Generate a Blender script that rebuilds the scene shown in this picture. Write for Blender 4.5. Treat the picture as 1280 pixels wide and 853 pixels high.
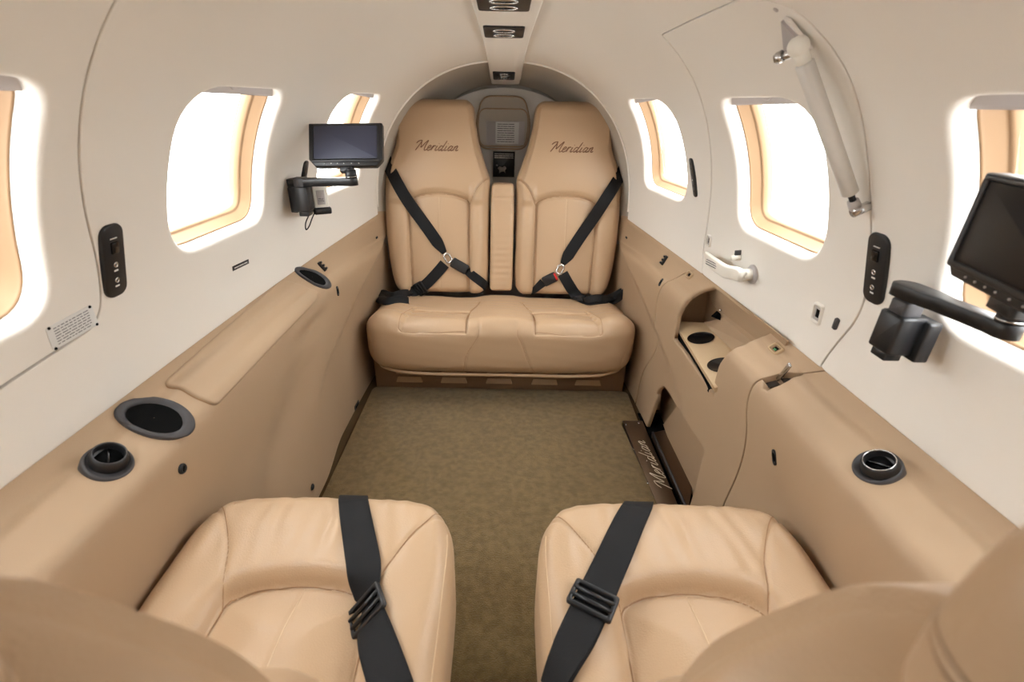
import bpy, math, random
import numpy as np
from mathutils import Vector, Matrix
from mathutils.bvhtree import BVHTree
from mathutils.geometry import delaunay_2d_cdt
from math import sin, cos, pi, radians
random.seed(3); RNG = np.random.RandomState(5)
for o in list(bpy.data.objects): bpy.data.objects.remove(o)
S = bpy.context.scene; COL = S.collection

# ------------------------------------------------------------------ camera
FPX, PX, PY = 600.0, 625.5, 426.5
PITCH, ROLL = radians(26.5), radians(1.1)
EYE = Vector((0, 0, 1.0))
cp, sp, cr, sr = cos(PITCH), sin(PITCH), cos(ROLL), sin(ROLL)
R0, U0, FW = Vector((1, 0, 0)), Vector((0, sp, cp)), Vector((0, cp, -sp))
camX, camY = cr*R0 + sr*U0, -sr*R0 + cr*U0
cd = bpy.data.cameras.new('camera'); cam = bpy.data.objects.new('camera', cd); COL.objects.link(cam)
M = Matrix((camX, camY, -FW)).transposed().to_4x4(); M.translation = EYE
cam.matrix_world = M
cd.sensor_width = 36; cd.lens = FPX/1280*36; cd.shift_x = (640-PX)/1280; cd.clip_start = 0.01
cd.dof.use_dof = True; cd.dof.focus_distance = 1.45; cd.dof.aperture_fstop = 5.6
S.camera = cam

# ------------------------------------------------------------------ light
EXPOSURE = 0.0
WORLD = 17.0
GROUND = .42
w = bpy.data.worlds.new('world'); S.world = w; w.use_nodes = True
bg = w.node_tree.nodes['Background']; bg.inputs[1].default_value = WORLD
# bright overcast sky above, pale apron below
_n = w.node_tree.nodes; _l = w.node_tree.links; _tc = _n.new('ShaderNodeTexCoord'); _sx = _n.new('ShaderNodeSeparateXYZ'); _rp = _n.new('ShaderNodeValToRGB'); _mr = _n.new('ShaderNodeMapRange')
_mr.inputs['From Min'].default_value = -1; _mr.inputs['From Max'].default_value = 1
_l.new(_tc.outputs['Generated'], _sx.inputs[0]); _l.new(_sx.outputs['Z'], _mr.inputs['Value']); _l.new(_mr.outputs[0], _rp.inputs[0]); _l.new(_rp.outputs[0], bg.inputs[0])
_e = _rp.color_ramp.elements; _e[0].position = .40; _e[0].color = (GROUND*.98, GROUND*.99, GROUND, 1); _e[1].position = .62; _e[1].color = (.965, .985, 1, 1)
S.view_settings.view_transform = 'Standard'; S.view_settings.look = 'None'
S.view_settings.exposure = EXPOSURE; S.view_settings.gamma = 1; S.view_settings.use_curve_mapping = False

# ------------------------------------------------------------------ materials
def srgb(r, g, b):
    f = lambda c: (c/255/12.92) if c/255 <= .04045 else ((c/255+.055)/1.055)**2.4
    return (f(r), f(g), f(b), 1)
def mat(name, col, rough=.5, metal=0., bump=0., scale=200., kind='noise', var=0., spec=.5, coat=0., col2=None, bdist=.001, sheen=0.):
    m = bpy.data.materials.new(name); m.use_nodes = True; nt = m.node_tree
    p = nt.nodes['Principled BSDF']; p.inputs['Base Color'].default_value = col
    p.inputs['Roughness'].default_value = rough; p.inputs['Metallic'].default_value = metal
    p.inputs['Specular IOR Level'].default_value = spec; p.inputs['Coat Weight'].default_value = coat
    p.inputs['Sheen Weight'].default_value = sheen
    tc = nt.nodes.new('ShaderNodeTexCoord')
    if bump:
        if kind == 'noise':
            t = nt.nodes.new('ShaderNodeTexNoise'); t.inputs['Scale'].default_value = scale; t.inputs['Detail'].default_value = 3; out = t.outputs[0]
        elif kind == 'voronoi':
            t = nt.nodes.new('ShaderNodeTexVoronoi'); t.inputs['Scale'].default_value = scale; out = t.outputs[0]
        nt.links.new(tc.outputs['Object'], t.inputs['Vector'])
        b = nt.nodes.new('ShaderNodeBump'); b.inputs['Strength'].default_value = bump; b.inputs['Distance'].default_value = bdist
        nt.links.new(out, b.inputs['Height']); nt.links.new(b.outputs[0], p.inputs['Normal'])
    if col2:
        t2 = nt.nodes.new('ShaderNodeTexNoise'); t2.inputs['Scale'].default_value = var or 8; t2.inputs['Detail'].default_value = 4
        nt.links.new(tc.outputs['Object'], t2.inputs['Vector'])
        r = nt.nodes.new('ShaderNodeValToRGB'); r.color_ramp.elements[0].color = col; r.color_ramp.elements[1].color = col2
        r.color_ramp.elements[0].position = .35; r.color_ramp.elements[1].position = .65
        nt.links.new(t2.outputs[0], r.inputs[0]); nt.links.new(r.outputs[0], p.inputs['Base Color'])
    return m
LINER = mat('off_white_liner', srgb(232, 227, 219), .75, bump=.25, scale=900, spec=.25)
AFTL = mat('grey_shaded_aft_liner', srgb(186, 178, 166), .85, bump=.3, scale=900, spec=.2)
TAN = mat('tan_sidewall', srgb(173, 147, 119), .55, bump=.35, scale=1100, spec=.35)
TRAY = mat('tan_tray', srgb(192, 166, 132), .5, bump=.2, scale=1300, spec=.35)
LEATHER = mat('tan_leather', srgb(186, 156, 124), .42, bump=.35, scale=420, kind='voronoi', spec=.45, bdist=.0006)
THREAD = mat('tan_thread', srgb(205, 178, 145), .8)
SEAM = mat('seam_crease_shade', srgb(160, 125, 92), .8)  # darker leather tone laid in creases, standing in for their shade
EMB = mat('brown_embroidery', srgb(120, 84, 58), .7)
CARPET = mat('olive_carpet', srgb(136, 112, 70), 1., bump=1., scale=420, col2=srgb(116, 93, 54), var=60, spec=.1, bdist=.006, sheen=.2)
CARPETE = mat('carpet_binding', srgb(84, 68, 48), 1., spec=.1)
BLACK = mat("black_plastic", srgb(24, 24, 26), .42, bump=.1, scale=900)
GLOSSB = mat('gloss_black', srgb(16, 16, 18), .18)
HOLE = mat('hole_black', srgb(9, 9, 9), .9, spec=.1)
GREYR = mat('charcoal_plastic', srgb(62, 60, 62), .5, bump=.15, scale=900)
WEB = mat("black_webbing", srgb(19, 19, 21), .7, bump=.7, scale=900, bdist=.001, spec=.3)
METAL = mat('brushed_metal', srgb(205, 205, 205), .22, metal=1.)
SILL = mat('brown_metal', srgb(108, 88, 70), .42, metal=.8, bump=.15, scale=500)
ENGR = mat('engraved_letters', srgb(210, 195, 170), .4, metal=.3)
SHADE = mat('grey_shade', srgb(196, 190, 188), .6, spec=.2)
def translucent(m, f):
    nt = m.node_tree; p = nt.nodes['Principled BSDF']; o = nt.nodes['Material Output']; t = nt.nodes.new('ShaderNodeBsdfTranslucent'); t.inputs[0].default_value = p.inputs['Base Color'].default_value
    mx = nt.nodes.new('ShaderNodeMixShader'); mx.inputs[0].default_value = f; nt.links.new(p.outputs[0], mx.inputs[1]); nt.links.new(t.outputs[0], mx.inputs[2]); nt.links.new(mx.outputs[0], o.inputs[0])
translucent(SHADE, .25)
BEZEL = mat('tan_bezel', srgb(158, 128, 98), .5, spec=.3)
STRUT = mat('strut_grey', srgb(205, 201, 194), .4)
WHITE = mat('white_plastic', srgb(232, 228, 218), .35)
PAPER = mat('paper', srgb(218, 218, 216), .6)
INK = mat('ink', srgb(95, 95, 98), .7)
SCREENL = mat('screen_matte', srgb(66, 68, 84), .45, spec=.3)
SCREEN = mat('screen_glass', srgb(20, 20, 22), .35, spec=.25)
RED = mat('red_button', srgb(200, 30, 28), .4)
GREEN = mat('green_dot', srgb(60, 140, 90), .5)
GAPDARK = mat('dark_gap_backing', srgb(44, 36, 30), .9)  # dark colour of the strips that block light in the door gaps
LOUV = mat('louver_tan', srgb(164, 134, 102), .6)
BROWN = mat('brown_louver', srgb(128, 102, 76), .7)
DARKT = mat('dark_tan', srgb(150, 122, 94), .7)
HULL = mat('hull_skin', srgb(190, 185, 175), .8)
def glass_mat():
    m = bpy.data.materials.new('window_glass'); m.use_nodes = True; nt = m.node_tree; nt.nodes.clear()
    o = nt.nodes.new('ShaderNodeOutputMaterial'); mx = nt.nodes.new('ShaderNodeMixShader')
    t = nt.nodes.new('ShaderNodeBsdfTransparent'); g = nt.nodes.new('ShaderNodeBsdfGlossy')
    g.inputs['Roughness'].default_value = .03; mx.inputs[0].default_value = .05; t.inputs[0].default_value = (.97, .98, .98, 1)
    nt.links.new(t.outputs[0], mx.inputs[1]); nt.links.new(g.outputs[0], mx.inputs[2]); nt.links.new(mx.outputs[0], o.inputs[0])
    return m
GLASS = glass_mat()

# ------------------------------------------------------------------ helpers
def tag(o, label=None, cat=None, group=None, kind=None):
    if label: o['label'] = label
    if cat: o['category'] = cat
    if group: o['group'] = group
    if kind: o['kind'] = kind
    return o
def empty(name, loc, label=None, cat=None, group=None, kind=None):
    o = bpy.data.objects.new(name, None); o.empty_display_size = .05; o.location = loc; COL.objects.link(o)
    return tag(o, label, cat, group, kind)
def mk(name, V, Fc, m, parent=None, smooth=True, sharp=None, local=False):
    """one mesh object; V in world coordinates (or the parent's own when local)"""
    V = np.asarray(V, float).reshape(-1, 3)
    if parent is not None and not local:
        p = parent; off = Vector((0, 0, 0))
        while p is not None: off += p.location; p = p.parent
        V = V - np.array(off)
    me = bpy.data.meshes.new(name); me.from_pydata(V.tolist(), [], [list(map(int, f)) for f in Fc]); me.validate()
    me.materials.append(m)
    if smooth: me.polygons.foreach_set('use_smooth', [True]*len(me.polygons))
    if sharp is not None:
        me.set_sharp_from_angle(angle=radians(sharp))
    o = bpy.data.objects.new(name, me); COL.objects.link(o)
    if parent is not None: o.parent = parent
    return o
class MB:
    def __init__(s): s.V = []; s.F = []
    def add(s, V, F):
        n = len(s.V); s.V += [tuple(v) for v in V]; s.F += [tuple(i+n for i in f) for f in F]; return s
    def build(s, name, m, parent=None, **k): return mk(name, s.V, s.F, m, parent, **k)
def V3(*a): return Vector(a)
def smooth_path(P, n=8, closed=False):
    P = [Vector(p) for p in P]; out = []; N = len(P)
    rng = range(N if closed else N-1)
    for i in rng:
        if closed: a, b, c, d = P[(i-1) % N], P[i], P[(i+1) % N], P[(i+2) % N]
        else: a, b, c, d = P[max(i-1, 0)], P[i], P[i+1], P[min(i+2, N-1)]
        for k in range(n):
            t = k/n
            out.append(.5*((2*b)+(c-a)*t+(2*a-5*b+4*c-d)*t*t+(3*b-a-3*c+d)*t*t*t))
    if not closed: out.append(P[-1])
    return out
def tube(P, r, seg=10, closed=False, cap=True):
    P = [Vector(p) for p in P]; n = len(P); V = []; F = []
    up = None
    for i, p in enumerate(P):
        a = P[(i-1) % n] if (closed or i > 0) else p; b = P[(i+1) % n] if (closed or i < n-1) else p
        d = (b-a).normalized() if (b-a).length > 1e-9 else Vector((0, 0, 1))
        if up is None: up = d.orthogonal().normalized()
        up = (up-d*up.dot(d)); up = up.normalized() if up.length > 1e-6 else d.orthogonal().normalized()
        s = d.cross(up); rr = r[i] if hasattr(r, '__len__') else r
        for k in range(seg):
            a_ = 2*pi*k/seg; V.append(p+up*cos(a_)*rr+s*sin(a_)*rr)
    m = n if closed else n-1
    for i in range(m):
        for k in range(seg):
            i2 = (i+1) % n; F.append((i*seg+k, i*seg+(k+1) % seg, i2*seg+(k+1) % seg, i2*seg+k))
    if cap and not closed: F.append(tuple(range(seg-1, -1, -1))); F.append(tuple((n-1)*seg+k for k in range(seg)))
    return V, F
class Frame:
    """local axes: u right, v up, n toward the viewer side"""
    def __init__(s, O, U, Vv, N=None):
        s.O = Vector(O); s.U = Vector(U).normalized(); n = Vector(N) if N is not None else s.U.cross(Vector(Vv)); s.N = (n-s.U*n.dot(s.U)).normalized()
        s.V = s.N.cross(s.U).normalized()
        if s.V.dot(Vector(Vv)) < 0: s.V = -s.V
    def p(s, a, b, c=0): return s.O+s.U*a+s.V*b+s.N*c
    def rot(s, deg, O=None):
        c_, s_ = cos(radians(deg)), sin(radians(deg)); return Frame(O or s.O, s.U*c_+s.V*s_, -s.U*s_+s.V*c_, s.N)
    def at(s, a, b, c=0): return Frame(s.p(a, b, c), s.U, s.V, s.N)
def fixf(V, F, fr):
    return F if fr.U.cross(fr.V).dot(fr.N) > 0 else [tuple(reversed(f)) for f in F]
def rrect(w, h, r, n=6, cx=0, cy=0):
    r = min(r, w/2-1e-5, h/2-1e-5); out = []
    for (x, y, a0) in ((w/2-r, h/2-r, 0), (-w/2+r, h/2-r, 90), (-w/2+r, -h/2+r, 180), (w/2-r, -h/2+r, 270)):
        for k in range(n+1):
            a = radians(a0+90*k/n); out.append((cx+x+r*cos(a), cy+y+r*sin(a)))
    return out
def ell(a, b, n=32, cx=0, cy=0, p=2.):
    out = []
    for k in range(n):
        t = 2*pi*k/n; c_, s_ = cos(t), sin(t)
        out.append((cx+a*math.copysign(abs(c_)**(2/p), c_), cy+b*math.copysign(abs(s_)**(2/p), s_)))
    return out
def offs(P, d):
    n = len(P); out = []
    area = sum(P[i][0]*P[(i+1) % n][1]-P[(i+1) % n][0]*P[i][1] for i in range(n))
    sg = 1 if area > 0 else -1
    for i in range(n):
        a, b, c = P[i-1], P[i], P[(i+1) % n]
        def nr(p, q):
            x, y = q[0]-p[0], q[1]-p[1]; l = math.hypot(x, y) or 1; return (y/l*sg, -x/l*sg)
        n1, n2 = nr(a, b), nr(b, c); x, y = n1[0]+n2[0], n1[1]+n2[1]; l = math.hypot(x, y) or 1
        k = max(.4, (x/l*n1[0]+y/l*n1[1])); out.append((b[0]+x/l*d/k, b[1]+y/l*d/k))
    return out
def prism(fr, out, z0, z1, bev=.001, back=True):
    """solid plate with a rounded front edge"""
    n = len(out); rings = [(0, z0), (0, z1-bev), (-bev*.3, z1-bev*.3), (-bev, z1)] if bev else [(0, z0), (0, z1)]
    V = []; F = []
    for d, z in rings:
        V += [fr.p(a, b, z) for a, b in (offs(out, d) if d else out)]
    ar = sum(out[i][0]*out[(i+1) % n][1]-out[(i+1) % n][0]*out[i][1] for i in range(n))
    for r in range(len(rings)-1):
        for i in range(n):
            j = (i+1) % n; F.append((r*n+i, r*n+j, (r+1)*n+j, (r+1)*n+i))
    F.append(tuple((len(rings)-1)*n+i for i in range(n)))
    if back: F.append(tuple(reversed(range(n))))
    if ar < 0: F = [tuple(reversed(f)) for f in F]
    return V, fixf(V, F, fr)
def ringplate(fr, outer, inner, z0, z1, bev=.001, depth=None):
    """plate with a hole; inner and outer have the same number of points"""
    n = len(outer); rings = [(outer, 0, z0), (outer, 0, z1-bev), (outer, -bev, z1), (inner, bev, z1), (inner, 0, z1-bev), (inner, 0, depth if depth is not None else z0)]
    V = []; F = []
    for P, d, z in rings: V += [fr.p(a, b, z) for a, b in (offs(P, d) if d else P)]
    for r in range(len(rings)-1):
        for i in range(n):
            j = (i+1) % n; F.append((r*n+i, r*n+j, (r+1)*n+j, (r+1)*n+i))
    return V, fixf(V, F, fr)
def lathe(fr, prof, seg=28):
    V = []; F = []
    for r, z in prof:
        for k in range(seg): V.append(fr.p(r*cos(2*pi*k/seg), r*sin(2*pi*k/seg), z))
    for i in range(len(prof)-1):
        for k in range(seg): F.append((i*seg+k, i*seg+(k+1) % seg, (i+1)*seg+(k+1) % seg, (i+1)*seg+k))
    F.append(tuple((len(prof)-1)*seg+k for k in range(seg)))
    F.append(tuple(reversed(range(seg))))
    return V, fixf(V, F, fr)
def box(fr, a0, a1, b0, b1, c0, c1, bev=.001):
    cx, cy = (a0+a1)/2, (b0+b1)/2
    return prism(fr, rrect(a1-a0, b1-b0, max(bev, 5e-4), 3, cx, cy), c0, c1, bev)
def ribbon(P, N, width, th=.0016, twist=None):
    """webbing: P centre points, N surface normals"""
    V = []; F = []; n = len(P)
    for i in range(n):
        d = (P[min(i+1, n-1)]-P[max(i-1, 0)]).normalized(); nn = (N[i]-d*N[i].dot(d)).normalized(); s = d.cross(nn)
        wd = width[i] if hasattr(width, '__len__') else width
        for a, b in ((-.5, 0), (-.5, 1), (-.44, 1.25), (-.15, 1.1), (.15, 1.1), (.44, 1.25), (.5, 1), (.5, 0)): V.append(P[i]+s*a*wd+nn*b*th)
    for i in range(n-1):
        for k in range(8): F.append((i*8+k, i*8+(k+1) % 8, (i+1)*8+(k+1) % 8, (i+1)*8+k))
    F.append(tuple(range(7, -1, -1))); F.append(tuple((n-1)*8+k for k in range(8)))
    return V, F
def rbox(half, r, h=.006, fn=None):
    """rounded box as a fine grid, deformed by fn(Nx3)->Nx3"""
    half = np.array(half, float); n = np.maximum(2, np.round(2*half/h).astype(int))
    idx = {}; P = []; F = []
    def vid(i, j, k):
        key = (i, j, k)
        if key not in idx: idx[key] = len(P); P.append(key)
        return idx[key]
    for ax in range(3):
        b, c = (ax+1) % 3, (ax+2) % 3
        for side in (0, 1):
            for i in range(n[b]):
                for j in range(n[c]):
                    q = []
                    for (di, dj) in ((0, 0), (1, 0), (1, 1), (0, 1)):
                        k = [0, 0, 0]; k[ax] = n[ax]*side; k[b] = i+di; k[c] = j+dj; q.append(vid(*k))
                    F.append(q if side else q[::-1])
    V = np.array(P, float)/n*2-1; V = V*half
    inn = np.clip(V, -(half-r), half-r); d = V-inn; l = np.linalg.norm(d, axis=1, keepdims=True); l[l < 1e-9] = 1
    V = np.where(np.abs(d).max(axis=1, keepdims=True) > 1e-9, inn+d/l*r, V)
    if fn is not None: V = fn(V)
    return V, F
def dist_poly(Q, P):
    """distance of points Q (N,2) to polyline P"""
    P = np.array(P, float); best = np.full(len(Q), 9.)
    for a, b in zip(P[:-1], P[1:]):
        ab = b-a; t = np.clip(((Q-a)@ab)/max(ab@ab, 1e-12), 0, 1); d = np.linalg.norm(Q-(a+t[:, None]*ab), axis=1); best = np.minimum(best, d)
    return best
def cat2(P, n=8): return [(p.x, p.y) for p in smooth_path([(a, b, 0) for a, b in P], n)]
def sstep(x): x = np.clip(x, 0, 1); return x*x*(3-2*x)
def interp(x, tab):
    """smooth interpolation in a table of (x, values...)"""
    n = len(tab)
    if x <= tab[0][0]: return tab[0][1:]
    if x >= tab[-1][0]: return tab[-1][1:]
    for i in range(n-1):
        if x <= tab[i+1][0]:
            a, b = tab[i], tab[i+1]; h = b[0]-a[0]; t = (x-a[0])/h; out = []
            for k in range(1, len(a)):
                s = (b[k]-a[k])/h
                ma = s if i == 0 else ((a[k]-tab[i-1][k])/(a[0]-tab[i-1][0])+s)/2
                mb = s if i == n-2 else ((tab[i+2][k]-b[k])/(tab[i+2][0]-b[0])+s)/2
                t2, t3 = t*t, t*t*t
                out.append((2*t3-3*t2+1)*a[k]+(t3-2*t2+t)*h*ma+(-2*t3+3*t2)*b[k]+(t3-t2)*h*mb)
            return out

# ------------------------------------------------------------------ the fuselage surface
def sect(y): return interp(y, [(-.7, .63, .568, 1.2), (.45, .602, .572, 1.2), (1.2, .568, .58, 1.185), (1.92, .487, .60, 1.125), (2.4, .42, .62, 1.05)])
NE = 2.25; QL = .95
def shell(side, y, s):
    """liner point: s = 0 at the seam, QL on the centre line"""
    w_, z0, zc = sect(y); a = s/QL*pi/2
    ca, sa = max(cos(a), 0), max(sin(a), 0) if a >= 0 else 0
    if a < 0: return Vector((side*w_, y, z0+a*.6))
    return Vector((side*w_*ca**(2/NE), y, z0+(zc-z0)*sa**(2/NE)))
def shell_n(side, y, s):
    s = min(max(s, .004), QL-.004); e = .003
    a = shell(side, y+e, s)-shell(side, y-e, s); b = shell(side, y, s+e)-shell(side, y, s-e); n = a.cross(b).normalized()
    return n if n.x*side > 0 or (abs(n.x) < .05 and n.z > 0) else -n
def ray(px, py):
    dx, dy = px-PX, PY-py; return (camX*dx+camY*dy)/FPX+FW
def at(px, py):
    """pixel -> (side, y, s) on the liner"""
    d = ray(px, py); t = .05
    def f(t):
        p = EYE+d*t; w_, z0, zc = sect(p.y); return (abs(p.x)/w_)**NE+(max(0, p.z-z0)/(zc-z0))**NE-1
    while f(t) < 0 and t < 6: t += .01
    lo, hi = t-.01, t
    for _ in range(25):
        m = (lo+hi)/2
        if f(m) > 0: hi = m
        else: lo = m
    p = EYE+d*lo; w_, z0, zc = sect(p.y); side = 1 if p.x > 0 else -1
    a = math.atan2((max(0, p.z-z0)/(zc-z0))**(NE/2), (abs(p.x)/w_)**(NE/2)); return side, p.y, a/(pi/2)*QL
def wallframe(px, py, off=0.):
    sd, y, s = at(px, py); P = shell(sd, y, s); n = -shell_n(sd, y, s)
    U = Vector((0, -1, 0)) if sd > 0 else Vector((0, 1, 0))   # right in the picture
    return Frame(P+n*off, U, V3(0, 0, 1), n)
def on(px, py, axis, val):
    d = ray(px, py); t = (val-EYE[axis])/d[axis]; return EYE+d*t
def wall_s(side, y, z):
    w_, z0, zc = sect(y); k = max(0, (z-z0)/(zc-z0))**NE; k = min(k, .9999); a = math.atan2(math.sqrt(k), math.sqrt(1-k)); return a/(pi/2)*QL

def in_poly(x, y, P):
    c = False; n = len(P); j = n-1
    for i in range(n):
        xi, yi = P[i]; xj, yj = P[j]
        if (yi > y) != (yj > y) and x < (xj-xi)*(y-yi)/(yj-yi)+xi: c = not c
        j = i
    return c
def round_poly(P, r, n=6):
    """polygon with rounded corners; r a number or one per corner"""
    out = []; N = len(P)
    for i in range(N):
        a, b, c = Vector(P[i-1]), Vector(P[i]), Vector(P[(i+1) % N]); ri = r[i] if hasattr(r, '__len__') else r
        d1, d2 = a-b, c-b; l1, l2 = d1.length, d2.length
        if ri <= 1e-5: out.append((b.x, b.y)); continue
        k = min(ri, l1*.49, l2*.49); p, q = b+d1/l1*k, b+d2/l2*k
        for j in range(n+1):
            t = j/n; out.append(tuple((1-t)**2*p+2*t*(1-t)*b+t*t*q))
    return out
def resample(P, step, closed=True):
    out = []; N = len(P); rng = N if closed else N-1
    for i in range(rng):
        a, b = Vector(P[i]), Vector(P[(i+1) % N]); k = max(1, int((b-a).length/step))
        for j in range(k): out.append(tuple(a+(b-a)*j/k))
    if not closed: out.append(tuple(P[-1]))
    return out
def cdt_surface(pos, nor, keep, loops, bounds, step, lips, extra=(), skip=()):
    """triangulated surface over a parameter plane with trimmed edges that roll over.
    keep(u,v)->bool, loops = closed polygons used as edges, lips(u,v)->(radius, depth)"""
    pts = []; edges = []
    for L in loops:
        b = len(pts); pts += [Vector(p) for p in L]; edges += [(b+i, b+(i+1) % len(L)) for i in range(len(L))]
    for L in extra: pts += [Vector(p) for p in L]
    C = np.array([tuple(p) for p in pts]) if pts else np.zeros((0, 2))
    u0, u1, v0, v1 = bounds; nu, nv = max(1, round((u1-u0)/step)), max(1, round((v1-v0)/step))
    for i in range(nu+1):
        for j in range(nv+1):
            u, v = u0+(u1-u0)*i/nu, v0+(v1-v0)*j/nv
            if len(C) and np.min((C[:, 0]-u)**2+(C[:, 1]-v)**2) < (step*.45)**2: continue
            pts.append(Vector((u, v)))
    vc, ed, fc, *_ = delaunay_2d_cdt(pts, edges, [], 0, 1e-6)
    T = []
    for f in fc:
        cx = sum(vc[i].x for i in f)/len(f); cy = sum(vc[i].y for i in f)/len(f)
        if keep(cx, cy): T.append(list(f))
    used = sorted({i for f in T for i in f}); mp = {o: i for i, o in enumerate(used)}
    uv = [tuple(vc[i]) for i in used]; T = [[mp[i] for i in f] for f in T]
    P = [pos(*q) for q in uv]; Nn = [nor(*q) for q in uv]
    # orient toward the cabin (against the outward normal)
    F = []
    for f in T:
        n = (P[f[1]]-P[f[0]]).cross(P[f[2]]-P[f[0]])
        F.append(f if n.dot(Nn[f[0]]) < 0 else f[::-1])
    cnt = {}
    for fi, f in enumerate(F):
        for a, b in zip(f, f[1:]+f[:1]): cnt.setdefault((min(a, b), max(a, b)), []).append((a, b, fi))
    bd = [v[0] for v in cnt.values() if len(v) == 1]
    od = {}
    for a, b, fi in bd:
        m = (P[a]+P[b])/2; c = sum((P[i] for i in F[fi]), Vector())/len(F[fi]); e = (P[b]-P[a]).normalized(); o = (m-c); o -= e*o.dot(e); o = o-Nn[a]*o.dot(Nn[a]); o.normalize()
        for i in (a, b): od.setdefault(i, []).append(o)
    ring = {}; K = 5
    for i, L in od.items():
        r, d = lips(*uv[i])
        if r is None: continue
        o = sum(L, Vector()); o = o.normalized() if o.length > 1e-6 else L[0]; ids = [i]; base = P[i]
        for k in range(1, K+1):
            ph = pi/2*k/K; P.append(base+o*r*sin(ph)+Nn[i]*r*(1-cos(ph))); ids.append(len(P)-1)
        if d > r+1e-6: P.append(base+o*r+Nn[i]*d); ids.append(len(P)-1)
        ring[i] = ids
    for a, b, fi in bd:
        if a in ring and b in ring:
            ra, rb = ring[a], ring[b]
            for k in range(min(len(ra), len(rb))-1): F.append([rb[k], ra[k], ra[k+1], rb[k+1]])
    return P, F, uv

# window openings, cut in (y, s): corner order lower-fwd, lower-aft, upper-aft, upper-fwd
def win(side, yf0, ya0, ya1, yf1, z0=.745, z1=1.010, r=.065):
    c = [(yf0, wall_s(side, yf0, z0)), (ya0, wall_s(side, ya0, z0)), (ya1, wall_s(side, ya1, z1)), (yf1, wall_s(side, yf1, z1))]
    return round_poly(c, [r*1.1, r*.9, r*.8, r*1.4], 8)
WINS = {'left': [win(-1, .275, .575, .55, .215), win(-1, .818, 1.135, 1.085, .782), win(-1, 1.42, 1.735, 1.655, 1.37)],
        'right': [win(1, .275, .60, .57, .215), win(1, .845, 1.155, 1.11, .808), win(1, 1.44, 1.765, 1.665, 1.38)]}
LIPR = .011
def px_loop(P, r, n=6):
    q = [at(*p) for p in P]; return round_poly([(a[1], a[2]) for a in q], r, n)
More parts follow.
